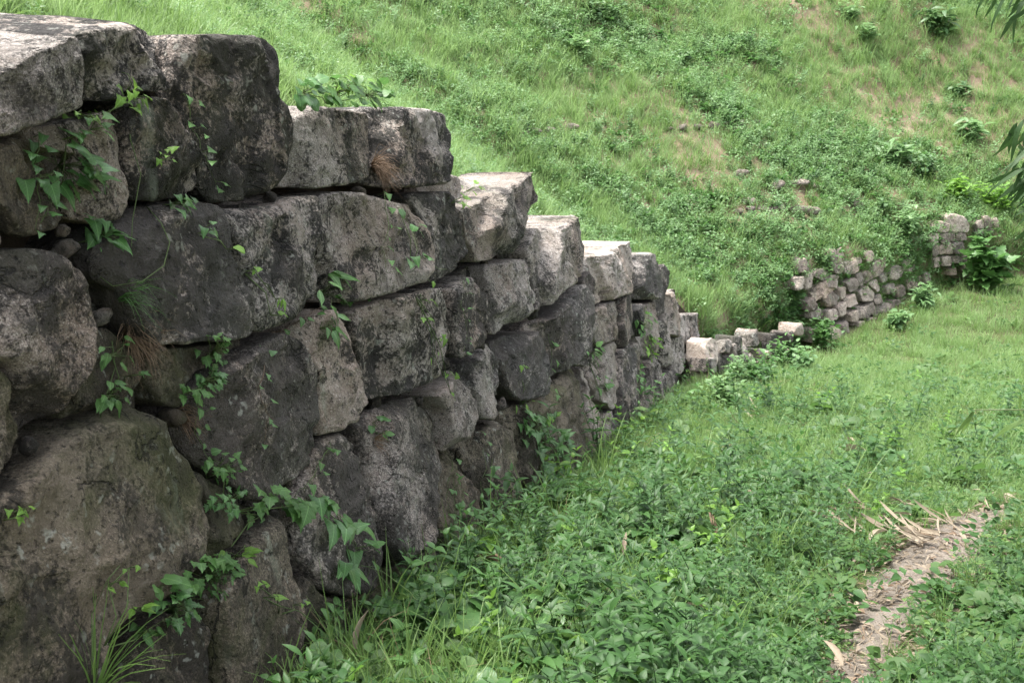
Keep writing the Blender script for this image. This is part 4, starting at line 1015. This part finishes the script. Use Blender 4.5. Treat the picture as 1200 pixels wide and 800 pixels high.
wall_plant('vine', 'small vine between the green tinted slab and the narrow upright stones', 'vine', (690, 418), [(690, 412, 10, 10, 8, 13, 'ovate', hb), (701, 450, 8, 10, 6, 18, 'ovate', hb), (702, 490, 9, 8, 5, 12, 'lance', lm), (706, 510, 9, 6, 5, 13, 'lance', lm)])
wall_plant('herb', 'round leaved seedling in the joint under the middle block', 'herb', (430, 505), [(432, 494, 8, 8, 3, 17, 'round', iv), (436, 508, 6, 4, 2, 15, 'ovate', hb)])
wall_plant('vine', 'leaf pairs climbing the joint at the foot of the twin slabs', 'vine', (525, 640), [(528, 570, 6, 10, 4, 14, 'lance', hb), (530, 595, 7, 9, 4, 15, 'ovate', hb), (524, 622, 10, 8, 5, 15, 'ovate', hb)], trail=[[(524, 645), (528, 600), (527, 560)]])

for (lab, rt, bl) in (('ivy sprays in the dark gap at the wall foot right of the pointed slab', (400, 740), [(392, 745, 26, 30, 16, 24, 'ivy', hb), (370, 720, 12, 24, 7, 20, 'ovate', hb), (430, 760, 22, 22, 10, 20, 'ovate', lm)]),
        ('creeping leaves over the foot of the grainy upright block', (480, 690), [(475, 680, 28, 26, 14, 18, 'ovate', hb), (450, 712, 22, 14, 8, 20, 'round', hb)]),
        ('creeper on the foot of the twin slabs left of the dense ivy mat', (575, 640), [(560, 648, 30, 18, 16, 15, 'ovate', hb), (595, 632, 14, 18, 8, 16, 'ivy', iv)]),
        ('creeper climbing over the foot of the narrow upright stones', (720, 545), [(712, 548, 22, 22, 22, 11, 'ovate', hb), (735, 520, 10, 22, 12, 10, 'ovate', lm)]),
        ('leafy creeper covering the foot of the last step blocks', (785, 470), [(770, 490, 18, 16, 20, 9, 'ovate', hb), (795, 450, 10, 18, 14, 8, 'ovate', hb), (806, 440, 8, 14, 10, 8, 'ovate', lm)])):
    wall_plant('creeper', lab, 'creeper', rt, bl)
def tuft(name, label, cat, pos, up, n, L, spread, width, mat, droop, parts=None, mat2=None):
    mb = MB(); up = Vector(up).normalized(); a = up.orthogonal().normalized(); b = up.cross(a)
    for _ in range(n):
        t = random.uniform(0, 6.28); r = random.random() ** .5
        d = (up + (a * math.cos(t) + b * math.sin(t)) * spread * r).normalized()
        p = (a * math.cos(t) + b * math.sin(t)) * .018 * r; l = L * random.uniform(.5, 1.1); sd_ = d.cross(rv()).normalized(); V = []
        for i in range(5):
            k = i / 4; w_ = width * .5 * (1 - k * .8)
            V += [p - sd_ * w_, p + sd_ * w_]
            p = p + d * l / 4; d = (d + Vector((0, 0, -1)) * droop * random.uniform(.3, 1.6) / 4 + (rv(.22) if mat is M_BROWN else rv(.05))).normalized()
        mb.add(V, [(2 * i, 2 * i + 1, 2 * i + 3, 2 * i + 2) for i in range(4)])
    e = empty(name, pos); tag(e, label, cat)
    o = obj('blades', mb.mesh('blades', mat)); o.parent = e; o['kind'] = 'stuff'
    return e
tuft('grass_tuft', 'brown dead grass tuft drooping over the joint between the two pale top blocks', 'grass tuft', on_wall(437, 196), NW + UP * .15, 230, .15, 1.0, .0026, M_BROWN, 2.1)
tuft('grass_tuft', 'reddish brown dead tuft in the deep cavity between large left blocks', 'grass tuft', on_wall(148, 392), NW + UP * .1, 240, .15, 1.0, .0024, M_BROWN, 2.0)
tuft('grass_tuft', 'small brown root tuft hanging above the largest slab', 'grass tuft', on_wall(208, 488), NW * .8, 70, .10, .7, .003, M_BROWN, 2.0)
tuft('grass_tuft', 'short dead tuft in the joint at mid wall near a round leaved seedling', 'grass tuft', on_wall(440, 518), NW, 40, .09, .8, .003, M_BROWN, 1.7)
tuft('grass_tuft', 'green grass tuft with long blades at the very bottom left of the wall', 'grass tuft', on_wall(115, 805), NW * .5 + UP, 34, .24, .6, .005, M_GRASS, .8)
tuft('grass_tuft', 'little pale green tuft bending over under the bushy herb clump', 'grass tuft', on_wall(216, 705), NW + UP * .4, 14, .13, .8, .005, M_HGRASS, 1.9)
tuft('grass_tuft', 'olive grass hanging in the cavity above the reddish dead tuft', 'grass tuft', on_wall(142, 350), NW + UP * .3, 45, .14, .6, .003, M_HERB, 2.2)
for (u, v, n, L, lab) in ((470, 655, 60, .24, 'dark green grass tuft at the wall foot before the grainy upright block'), (405, 720, 60, .26, 'thin grass tuft in the dark gap right of the pointed slab'), (560, 640, 40, .26, 'sparse grass tuft at the foot of the twin slabs'), (660, 590, 40, .22, 'grass tuft at the wall foot under the green tinted slab')):
    g = pix_ground(u, v + 25); tuft('grass_tuft', lab, 'grass tuft', g, UP + NW * .3, n, L, .5, .0045, M_GRASS, .8)

# ------------------------------------------------------------------ single weeds standing at the foot of the wall
def ground_plant(name, label, cat, u, v, h_px, nodes, sz, kind, mat, lean=.15):
    g = Vector(pix_ground(u, v)); e = empty(name, g); tag(e, label, cat)
    z = depth_of(np.array(g)); h = h_px * z / FPX; mb = MB()
    for sidx in range(random.choice((1, 2, 2))):
        pts = [Vector((0, 0, -.01))]; d = (UP + rv(lean)).normalized()
        for i in range(nodes): pts.append(pts[-1] + d * h / nodes * (1 - .3 * sidx)); d = (d + rv(.1)).normalized()
        mb.tube(pts, .0028, .0014, 4); a0 = random.uniform(0, 3)
        for i in range(1, nodes + 1):
            t = i / nodes
            for k in (0, 1):
                a = a0 + i * 1.57 + k * math.pi
                yd = Vector((math.cos(a), math.sin(a), .15 + .9 * t ** 3 + random.uniform(-.3, .2)))
                add_leaf(e, g + pts[i], yd, UP, sz * z / FPX * (1.15 - .5 * t) * random.uniform(.8, 1.2), kind, mat)
    o = obj('stem', mb.mesh('stem', M_STEM)); o.parent = e
for a in (('tall glossy leafy weed standing before the twin slabs at the wall foot', 585, 770, 95, 7, 30, 'lance', wd), ('yellow green broadleaf weed in the gap under the dense ivy mat', 668, 655, 40, 4, 30, 'ovate', lm),
          ('leafy weed with pale tips in front of the tall glossy weed', 640, 790, 90, 6, 30, 'lance', wd), ('round leaved vine heap at the bottom of the dark gap', 470, 775, 60, 5, 28, 'ovate', hb),
          ('low leafy weed at the bottom edge near the pale upright leaf', 385, 815, 60, 4, 34, 'round', hb), ('broad leaved weed at the bottom edge right of the pale upright leaf', 490, 815, 50, 4, 40, 'lobe', hb),
          ('slender weed rising beside a brown dead leaf', 690, 735, 80, 6, 26, 'lance', wd), ('small leafy weed right at the wall corner near the green tinted slab', 735, 630, 75, 7, 16, 'ovate', hb),
          ('bushy yellow green weed at the wall foot where the blocks get narrow', 780, 560, 60, 6, 15, 'lance', lm), ('bushy weed under the last narrow blocks of the high wall', 815, 490, 45, 5, 13, 'ovate', hb),
          ('pale leafy weed alone near the middle of the weed bed', 760, 770, 75, 6, 26, 'lance', wd), ('dark round leaved weed low at the bottom centre', 560, 830, 45, 4, 34, 'round', iv),
          ('climbing stem with heart leaves against the shaded pointed slab', 372, 770, 120, 6, 24, 'ovate', hb)):
    ground_plant('weed', a[0], 'weed', *a[1:])

# ------------------------------------------------------------------ dry bamboo leaves and sheaths on the ground
L_SHEATH = leaf_shape([(0, .04), (.15, .08), (.4, .095), (.7, .07), (.9, .03), (1, .004)], .8, .3)
L_DRY = leaf_shape([(0, .008), (.12, .03), (.35, .042), (.65, .032), (.88, .016), (1, .002)], .6, .3, wave=.02)
DRY = [mesh('dry_leaf', *L_DRY, M_STRAW), mesh('dry_leaf', *L_SHEATH, M_STRAW), mesh('dry_leaf', *leaf_shape([(0, .01), (.2, .028), (.5, .034), (.8, .02), (1, .002)], .6, -.35, wave=.04), M_STRAW), mesh('dry_leaf', *L_SHEATH, M_BROWN), mesh('dry_leaf', *leaf_shape([(0, .006), (.3, .018), (.7, .016), (1, .004)], .5, .12), M_BROWN)]
def dry(u, v, size, kind, label, group=None, yaw=None, lift=.03, pitch=0.0):
    g = Vector(pix_ground(u, v)); z = depth_of(np.array(g))
    o = obj('dry_leaf', DRY[kind]); a = random.uniform(0, 6.28) if yaw is None else yaw
    yd = Vector((math.cos(a), math.sin(a), pitch + random.uniform(-.08, .12)))
    o.matrix_world = frame(g + UP * lift, yd, UP + rv(.35), size * z / FPX); tag(o, label, 'dry leaf', group)
    return o
def dry_heap(label, group, u, v, ru, rv_, n, size_, lift=.05, yaw0=None):
    size = size_ * .6; n = int(n * 1.3)
    for i in range(n):
        a = random.uniform(0, 6.28); r = random.random() ** .5; kd = random.choice((0, 0, 0, 2, 2, 2, 1, 4, 4))
        dry(u + ru * r * math.cos(a), v + rv_ * r * math.sin(a), size * random.uniform(.6, 1.3), kd, {0: 'curved ', 1: 'broad cupped ', 2: 'arched upturned ', 4: 'very thin '}[kd] + label, group, None if yaw0 is None else random.gauss(yaw0, .5), lift * random.uniform(.3, 1.3))
dry_heap('straw coloured dry bamboo leaf in the folded heap left of the path', 'dry leaves heaped left of the path', 990, 632, 34, 16, 16, 52, .10, 2.2)
dry_heap('dry bamboo leaf in the tangle at the bend of the path', 'dry leaves tangled at the path bend', 1075, 628, 42, 24, 34, 70, .06, 2.4)
dry_heap('small dry leaf scrap on the bare earth of the path', 'leaf scraps on the bare path', 1045, 695, 26, 22, 18, 34, .02)
dry_heap('dry bamboo leaf strewn where the path opens on the right', 'dry leaves at the upper path', 1125, 622, 36, 18, 16, 44, .03, 2.6)
dry_heap('dry leaf lying across the path near the bottom edge', 'dry leaves on the near path', 1010, 765, 34, 28, 12, 52, .03)
dry_heap('bleached leaf in the bundle lying in the grass beyond the weeds', 'bleached bundle in the grass', 884, 494, 20, 8, 12, 30, .05, 2.7)
dry_heap('dry leaf lying in the turf at the far right of the path', 'dry leaves at the right edge', 1170, 598, 26, 8, 9, 40, .04)
dry_heap('pale dry leaf on the trampled grass at the right edge', 'pale leaves on trampled grass', 1185, 546, 22, 6, 7, 30, .04)
for (u, v, sz, k, lab, yw, li, pt) in ((1012, 540, 48, 1, 'curled dry sheath lying alone in the middle of the turf', 2.4, .06, 0), (1000, 528, 24, 1, 'short curled scrap just behind the lone sheath in the turf', 1.9, .06, 0), (1018, 658, 40, 1, 'wide boat shaped dry sheath at the end of the folded heap', .9, .10, .3), (420, 800, 44, 1, 'upright cream coloured leaf at the bottom edge before the wall', 1.6, .12, 2.5),
    (825, 762, 50, 0, 'long dry leaf slanting through the weeds at bottom centre', 2.5, .16, .1), (588, 700, 50, 3, 'brown dead leaf caught in the weeds at the wall foot', 2.2, .14, .2), (640, 665, 30, 3, 'small brown leaf on bare soil near the wall', .4, .04, 0), (772, 606, 20, 0, 'thin straw piece in the weeds behind the tall glossy weed', .8, .15, .4), (882, 605, 16, 1, 'reddish dry scrap in the grass above the weed bed', 2.0, .12, .2),
    (838, 655, 34, 3, 'brown leaf standing in the weed bed', 1.8, .12, .8), (730, 690, 30, 1, 'tan leaf stuck upright among the wall foot weeds', 1.4, .15, 1.2), (1140, 690, 26, 0, 'single pale leaf right of the path', 1.2, .05, .3), (985, 800, 50, 1, 'broad dry sheath at the bottom edge on the path', 1.8, .06, .5), (845, 542, 26, 0, 'straw on the grass right of the last wall weeds', .6, .10, .2)):
    dry(u, v, sz, k, lab, None, yw, li, pt)

# ------------------------------------------------------------------ stones showing on the slope
def rock_mesh(seed, name='stone'):
    r_ = np.random.default_rng(seed); n1, n2 = 9, 14; V = [(0, 0, 1)]
    for i in range(1, n1):
        t = math.pi * i / n1
        for j in range(n2): f = 2 * math.pi * j / n2; V.append((math.sin(t) * math.cos(f), math.sin(t) * math.sin(f), math.cos(t)))
    V.append((0, 0, -1)); V = np.array(V); F = [(0, 1 + j, 1 + (j + 1) % n2) for j in range(n2)]
    for i in range(n1 - 2):
        for j in range(n2): a = 1 + i * n2; k = (j + 1) % n2; F.append((a + j, a + n2 + j, a + n2 + k, a + k))
    e = len(V) - 1; a = 1 + (n1 - 2) * n2; F += [(a + j, e, a + (j + 1) % n2) for j in range(n2)]
    V = V * np.array([.62, .42, .42])
    for _ in range(9):
        d = r_.normal(size=3); d /= np.linalg.norm(d); o_ = r_.uniform(.25, .36); h = V @ d - o_; V = V - np.where(h > 0, h, 0)[:, None] * d
    V = V + np.c_[fbm(V * 4 + seed, 2), fbm(V * 4 + seed + 9, 2), fbm(V * 4 + seed + 21, 2)] * .05
    return mesh(name, V, F, M_STONE_F)
ROCKS = [rock_mesh(40 + i) for i in range(6)]
def hill_rock(u, v, px, parent=None, label=None, cat=None):
    p, nrm = pix_hill(u, v)
    if p is None: return
    p = Vector(p); s = px * depth_of(np.array(p)) / FPX
    o = obj('stone', random.choice(ROCKS), p + UP * s * .16, parent); o.scale = (s * 1.15, s * .9, s * random.uniform(.5, .75)); o.rotation_euler = (random.gauss(0, .12), random.gauss(0, .12), random.gauss(.1, .25))
    if label: tag(o, label, cat)
    return o
for lab, pts in ROCK_ROWS:
    p, _ = pix_hill(*pts[0][:2]); r0 = empty('terrace_stones', p); tag(r0, lab, 'stone row')
    for q in pts: hill_rock(*q, parent=r0)
for (u, v, px, lab) in ROCK_LOOSE:
    hill_rock(u, v, px, None, lab, 'rock')

# small wedge stones and rubble packed into the joints of the near wall
WEDGE = []
for k in range(4):
    m_ = ROCKS[k].copy(); m_.materials.clear(); m_.materials.append((M_STONE_D, M_STONE, M_STONE_G, M_STONE)[k]); WEDGE.append(m_)
for (u, v) in ((97, 268), (128, 300), (138, 372), (158, 470), (262, 243), (300, 243), (338, 230), (440, 223), (300, 396), (355, 404), (396, 359), (432, 486), (462, 470), (530, 424), (548, 520), (502, 468), (576, 402), (601, 474), (643, 463), (651, 520), (701, 407), (352, 566), (248, 648), (270, 560), (60, 518), (345, 603), (452, 664), (522, 645), (20, 298), (112, 285), (205, 408), (225, 488), (585, 308), (637, 368), (695, 372)):
    p = Vector(W1.hit(u, v)) - NW * random.uniform(.04, .085); o = obj('wedge_stone', random.choice(WEDGE), p, wall)
    q = random.uniform(.05, .085); o.scale = (q, q, q * .8); o.rotation_euler = (random.uniform(0, 6), random.uniform(0, 6), random.uniform(0, 6))
# thin trailing vines on connected stems
def trailer(label, pts, n, sz, kind, mat):
    P = [on_wall(*p) + NW * .012 for p in pts]; e = empty('vine', P[0] - NW * .02); tag(e, label, 'vine'); q = Vector(e.location); mb = MB()
    fine = []
    for a, b in zip(P[:-1], P[1:]):
        for k in range(4): fine.append(a.lerp(b, k / 4) + NW * .006 * math.sin(k) + rv(.004))
    fine.append(P[-1]); mb.tube([Vector((0, 0, 0))] + [f - q for f in fine], .0018, .0008, 4)
    for k in range(n):
        f = fine[min(len(fine) - 1, int((k + .5 + random.uniform(-.3, .3)) / n * len(fine)))]; sd_ = 1 if k % 2 else -1
        p = f + NW * random.uniform(.01, .035) + TW * sd_ * .018 + UP * random.uniform(-.012, .015)
        mb.tube([f - q, (f + p) / 2 + NW * .008 - q, p - q], .0009, .0006, 3)
        add_leaf(e, p, NW * .5 + TW * sd_ * random.uniform(.5, 1) + UP * random.uniform(-.6, .2), NW * .8 + UP + rv(.25), sz * depth_of(np.array(p)) / FPX * random.uniform(.55, 1.2), kind, mat)
    o = obj('stem', mb.mesh('stem', M_TWIG if len(pts) % 2 else M_STEM)); o.parent = e
for a in (('thin vine creeping along the joint left of the middle slab', [(228, 470), (222, 500), (236, 530), (238, 560)], 8, 14, 'ovate', hb),
          ('vine hanging down the face of the middle slab', [(300, 402), (306, 430), (298, 460), (310, 490), (305, 520)], 9, 12, 'ivy', iv), ('vine along the joint under the long rusty stained block', [(300, 392), (330, 388), (356, 372), (385, 352), (420, 354)], 10, 12, 'ovate', hb),
          ('vine dropping from the tuft over the long block', [(446, 228), (452, 260), (444, 290), (450, 320)], 8, 11, 'ivy', hb), ('vine in the joint between the middle slab and the grainy upright block', [(384, 516), (370, 545), (352, 570), (330, 592)], 8, 14, 'ivy', hb),
          ('vine on the block right of the mid wall leaflets thread', [(540, 330), (536, 360), (545, 390), (540, 415)], 8, 10, 'ovate', hb), ('vine trailing down the twin slabs', [(560, 505), (566, 540), (560, 575), (572, 610)], 9, 11, 'ivy', iv),
          ('vine over the light ledge block above the green tinted slab', [(640, 392), (644, 420), (638, 450), (650, 470)], 8, 10, 'ovate', hb), ('vine hanging under the top left boulder toward the cavity', [(40, 162), (34, 200), (42, 235), (36, 270)], 9, 18, 'ivy', iv),
          ('long vine down the left edge of the tall block', [(212, 112), (222, 150), (236, 185), (250, 222)], 9, 13, 'ivy', hb), ('vine by the right side of the grainy upright block', [(527, 540), (520, 575), (524, 610), (516, 640)], 8, 12, 'ovate', hb)):
    trailer(*a)

# ------------------------------------------------------------------ shrubs on the slope and round the far wall
def shrub(label, u, v, w_px, h_px, n, leaf_px, kind, mat, on=pix_hill, up=.5, name='shrub'):
    p = on(u, v); p = p[0] if isinstance(p, tuple) else p
    if p is None: return
    p = Vector(p); k = depth_of(np.array(p)) / FPX; W, Hh, L = w_px * k / 2, h_px * k, leaf_px * k
    proto = dict(lance=L_LANCE, ovate=L_OVATE, round=L_ROUND, lobe=L_LOBE)[kind]
    e = empty(name, p); tag(e, label, 'shrub'); mb = MB(); st = MB(); tips = []
    for _ in range(7):
        a = random.uniform(0, 6.28); r = random.uniform(.2, .85); t = Vector((math.cos(a) * r * W, math.sin(a) * r * W, Hh * random.uniform(.55, 1.0) * (1 - .35 * r)))
        st.tube([(0, 0, -.03), t * .5 + Vector((0, 0, Hh * .12)), t], Hh * .018, Hh * .008, 4); tips.append(t)
    for _ in range(n):
        t = random.choice(tips); f = random.uniform(.25, 1.08); c = t * f + rv(W * .22); c.z = max(c.z, .02)
        a = random.uniform(0, 6.28)
        mb.leaf(frame(c, Vector((math.cos(a), math.sin(a), random.gauss(up * .5, .35))), UP + rv(.3), L * random.uniform(.6, 1.2)), proto)
    o = obj('foliage', mb.mesh('foliage', mat)); o.parent = e; o['kind'] = 'stuff'
    o = obj('stem', st.mesh('stem', M_STEM)); o.parent = e
dk, hw = M_DARK, M_HWEED
for a in (('broad leaved shrub standing near the top right of the slope beside red earth', 1100, 44, 42, 40, 150, 15, 'lance', dk),
          ('broad leaved pale shrub alone at mid slope right of the grass', 1045, 194, 40, 34, 150, 16, 'lance', hw), ('broad leaved shrub farthest right on the slope under the red earth', 1138, 166, 36, 30, 140, 15, 'lance', hw),
          ('rounded dark green bush below the pale broad leaved shrub', 1082, 212, 40, 26, 300, 8, 'ovate', dk), ('yellow green round bush above the pinkish wall corner', 1166, 250, 52, 34, 420, 8, 'ovate', lm),
          ('bright feathery bush on the slope left of the pinkish wall corner', 1062, 272, 44, 28, 420, 7, 'ovate', hw), ('light bushy plant between the two lower bright bushes', 1120, 236, 46, 26, 320, 8, 'ovate', lm),
          ('leafy shrub in the upper slope grass near the frame top', 992, 24, 34, 22, 150, 9, 'lance', hw), ('low leafy shrub below the one near the frame top', 1014, 48, 34, 22, 160, 9, 'lance', hw), ('dark low tuft shrub at upper right slope', 1120, 114, 30, 18, 160, 8, 'ovate', dk),
          ('dark leafy mound in the grass of the upper centre slope', 700, 22, 60, 20, 260, 9, 'ovate', dk), ('greyish leafy mound left of the high stone line', 668, 62, 46, 18, 220, 9, 'ovate', hw), ('dark mound of weeds right of a bare spot near the slope centre', 795, 78, 44, 18, 220, 8, 'ovate', dk),
          ('dusky bush at the foot of the mid slope bare patch', 1030, 252, 30, 18, 200, 7, 'ovate', dk), ('small bush hanging over the left end of the pale retaining wall', 962, 318, 34, 24, 260, 7, 'ovate', hw), ('bush crowding the top of the pale retaining wall', 1070, 312, 30, 22, 260, 7, 'ovate', hw),
          ('dark bush in the shade behind the ruined wall', 925, 372, 36, 36, 300, 8, 'ovate', dk), ('leafy bush hiding the left end of the pale retaining wall', 940, 405, 40, 62, 460, 8, 'ovate', hw), ('bushy weeds filling the corner where the high wall ends', 832, 420, 36, 40, 320, 8, 'ovate', M_HERB), ('weedy bush in the dip between the ruined wall and the far slope', 920, 402, 44, 44, 420, 8, 'ovate', hw), ('light creeping bush draped on the ruined wall', 866, 398, 40, 22, 300, 7, 'ovate', hw), ('small creeper over the near end of the ruined wall', 838, 402, 26, 18, 200, 7, 'ovate', hw), ('tangled creeper over the far end of the ruined wall', 905, 388, 34, 26, 300, 7, 'ovate', M_HERB)):
    shrub(*a)
for a in (('large leaved bush in front of the pinkish wall corner at right', 1152, 340, 56, 62, 220, 16, 'lobe', M_HERB), ('clump of tall green weeds before the gap in the far walls', 1080, 362, 32, 34, 200, 11, 'lance', hw), ('leafy weed clump at the foot of the pale retaining wall', 1050, 384, 30, 22, 180, 9, 'ovate', hw),
          ('dense low bush at the foot of the ruined wall', 935, 436, 60, 34, 420, 8, 'ovate', hw), ('low bush at the right foot of the ruined wall', 890, 452, 56, 34, 420, 8, 'ovate', M_HERB), ('leggy weed clump right in front of the ruined wall', 862, 452, 40, 40, 260, 8, 'lance', hw), ('second leggy weed clump in front of the ruined wall nearer the far slope', 915, 436, 44, 44, 320, 8, 'lance', M_HERB), ('bright leafy bush at the very end of the high dark wall', 845, 482, 60, 42, 420, 9, 'ovate', hw), ('young bush against the left end of the pale retaining wall', 965, 408, 46, 34, 320, 7, 'ovate', M_HERB)):
    shrub(*a, on=lambda u, v: (np.array(pix_ground(u, v)), None))

# ------------------------------------------------------------------ bamboo standing to the right and behind the photographer
def cam_pt(u, v, z): return Vector(ray(u, v) * z)
def bamboo_mesh(seed, h, nleaf, lean):
    nleaf = int(nleaf * 1.35)
    random.seed(seed); c = MB(); f = MB(); t = MB()
    pts = []; 
    for i in range(13): k = i / 12; pts.append(Vector((lean[0] * k ** 2.2, lean[1] * k ** 2.2, h * k * (1 - .12 * k * k))))
    c.tube(pts, .030, .008, 8)
    for i, p in enumerate(pts[:-1]): r_ = (.030 - .022 * i / 12) * 1.12; d_ = (pts[i + 1] - p).normalized() * .006; c.tube([p - d_, p + d_], r_, r_, 8)
    tw = []
    for _ in range(34):
        k = random.uniform(.5, 1.0); i = min(11, int(k * 12)); b = pts[i].lerp(pts[i + 1], k * 12 - i); a = random.uniform(0, 6.28); l = random.uniform(.6, 1.3)
        e = b + Vector((math.cos(a) * l, math.sin(a) * l, random.uniform(.05, .5))); m_ = (b + e) / 2 + UP * .12
        t.tube([b, m_, e], .005, .002, 4); tw.append((b, m_, e))
    for _ in range(nleaf):
        b, m_, e = random.choice(tw); k = random.uniform(.25, 1.05); p = b.lerp(m_, k * 2) if k < .5 else m_.lerp(e, k * 2 - 1)
        f.leaf(frame(p + rv(.10), Vector((random.gauss(0, 1), random.gauss(0, 1), -.6)), UP + rv(.4), random.uniform(.14, .24)), L_BAMB)
    return c.mesh('culm', M_CULM), t.mesh('twig', M_CULM), f.mesh('foliage', M_BAMBOO)
BM = [bamboo_mesh(11, 6.2, 2000, (-3.3, .5)), bamboo_mesh(12, 6.8, 2000, (-3.9, .0)), bamboo_mesh(13, 5.6, 1800, (-3.0, .9))]
BAM = [(4.2, 4.3, 0, 'bamboo leaning in from the right edge over the weed bed'), (4.9, 5.8, 1, 'bamboo on the right bank farthest from the photographer'), (4.0, 1.5, 1, 'bamboo between the near right one and the photographer'), (2.0, -1.4, 1, 'bamboo behind the photographer leaning over the left blocks'),
       (3.7, 2.4, 0, 'bamboo leaning over the path from the near right'), (4.3, .6, 1, 'bamboo arching overhead beside the photographer'), (2.9, -1.2, 2, 'bamboo just behind the photographer'), (3.4, 3.4, 1, 'bamboo at the right edge of the clearing whose branch dips into view'), (1.9, -2.4, 0, 'bamboo farthest behind the photographer'), (3.6, -.4, 0, 'bamboo close at the photographer right hand'), (5.2, 2.3, 2, 'bamboo standing back on the right'), (2.8, -.6, 2, 'bamboo beside the photographer leaning toward the wall head')]
edge_bamboo = None
for (x, y, k, lab) in BAM:
    g = on_ground(x, y); e = empty('bamboo_plant', g); tag(e, lab, 'bamboo', 'bamboo grove around the photographer')
    for m_ in BM[k]:
        o = obj(m_.name.split('.')[0], m_); o.parent = e
        if m_.name.startswith('foliage'): o['kind'] = 'stuff'
    if abs(x - 3.4) < .01: edge_bamboo = e
random.seed(77)
# its low twigs that show at the right edge of the picture
def twig(pts, leaves, lmat=None):
    mb = MB(); q = edge_bamboo.location; mb.tube([Vector(p) - q for p in pts], .004, .0018, 5)
    o = obj('branch', mb.mesh('branch', M_CULM)); o.parent = edge_bamboo
    for (p, yd, L) in leaves: add_leaf(edge_bamboo, p, yd, UP + Vector((-.2, -.8, 0)) + rv(.4), L, 'bamboo', lmat or M_BAMBOO)
Z0 = 4.6
def hang(u0, v0, u1, v1, n, spread, L):
    lv = []
    for i in range(n):
        k = random.random(); p = cam_pt(u0 + (u1 - u0) * k + random.gauss(0, spread), v0 + (v1 - v0) * k + random.gauss(0, spread), Z0 + random.gauss(0, .06))
        lv.append((p, Vector((random.gauss(-.7, .5), random.gauss(0, .4), random.gauss(-.75, .35))), L * random.uniform(.7, 1.25)))
    return lv
twig([cam_pt(1420, -60, Z0), cam_pt(1300, -25, Z0), cam_pt(1195, -6, Z0), cam_pt(1150, -8, Z0)], hang(1165, -14, 1230, 0, 18, 10, .11))
twig([cam_pt(1420, 60, Z0), cam_pt(1300, 70, Z0), cam_pt(1225, 112, Z0), cam_pt(1200, 150, Z0)], hang(1202, 130, 1226, 230, 30, 9, .13))
twig([cam_pt(1420, 60, Z0), cam_pt(1300, 110, Z0), cam_pt(1230, 190, Z0), cam_pt(1205, 235, Z0)], hang(1202, 190, 1228, 270, 18, 9, .12))
twig([cam_pt(1420, 440, Z0), cam_pt(1290, 470, Z0), cam_pt(1200, 480, Z0), cam_pt(1140, 480, Z0)], [(cam_pt(1140, 481, Z0), Vector((-.25, 0, -1)), .11), (cam_pt(1142, 482, Z0), Vector((-.6, 0, -.8)), .11), (cam_pt(1205, 490, Z0), Vector((-.85, .1, -.4)), .15), (cam_pt(1196, 462, Z0), Vector((.05, 0, -1)), .07), (cam_pt(1210, 510, Z0), Vector((-.4, 0, -.8)), .09)], M_GRASS)
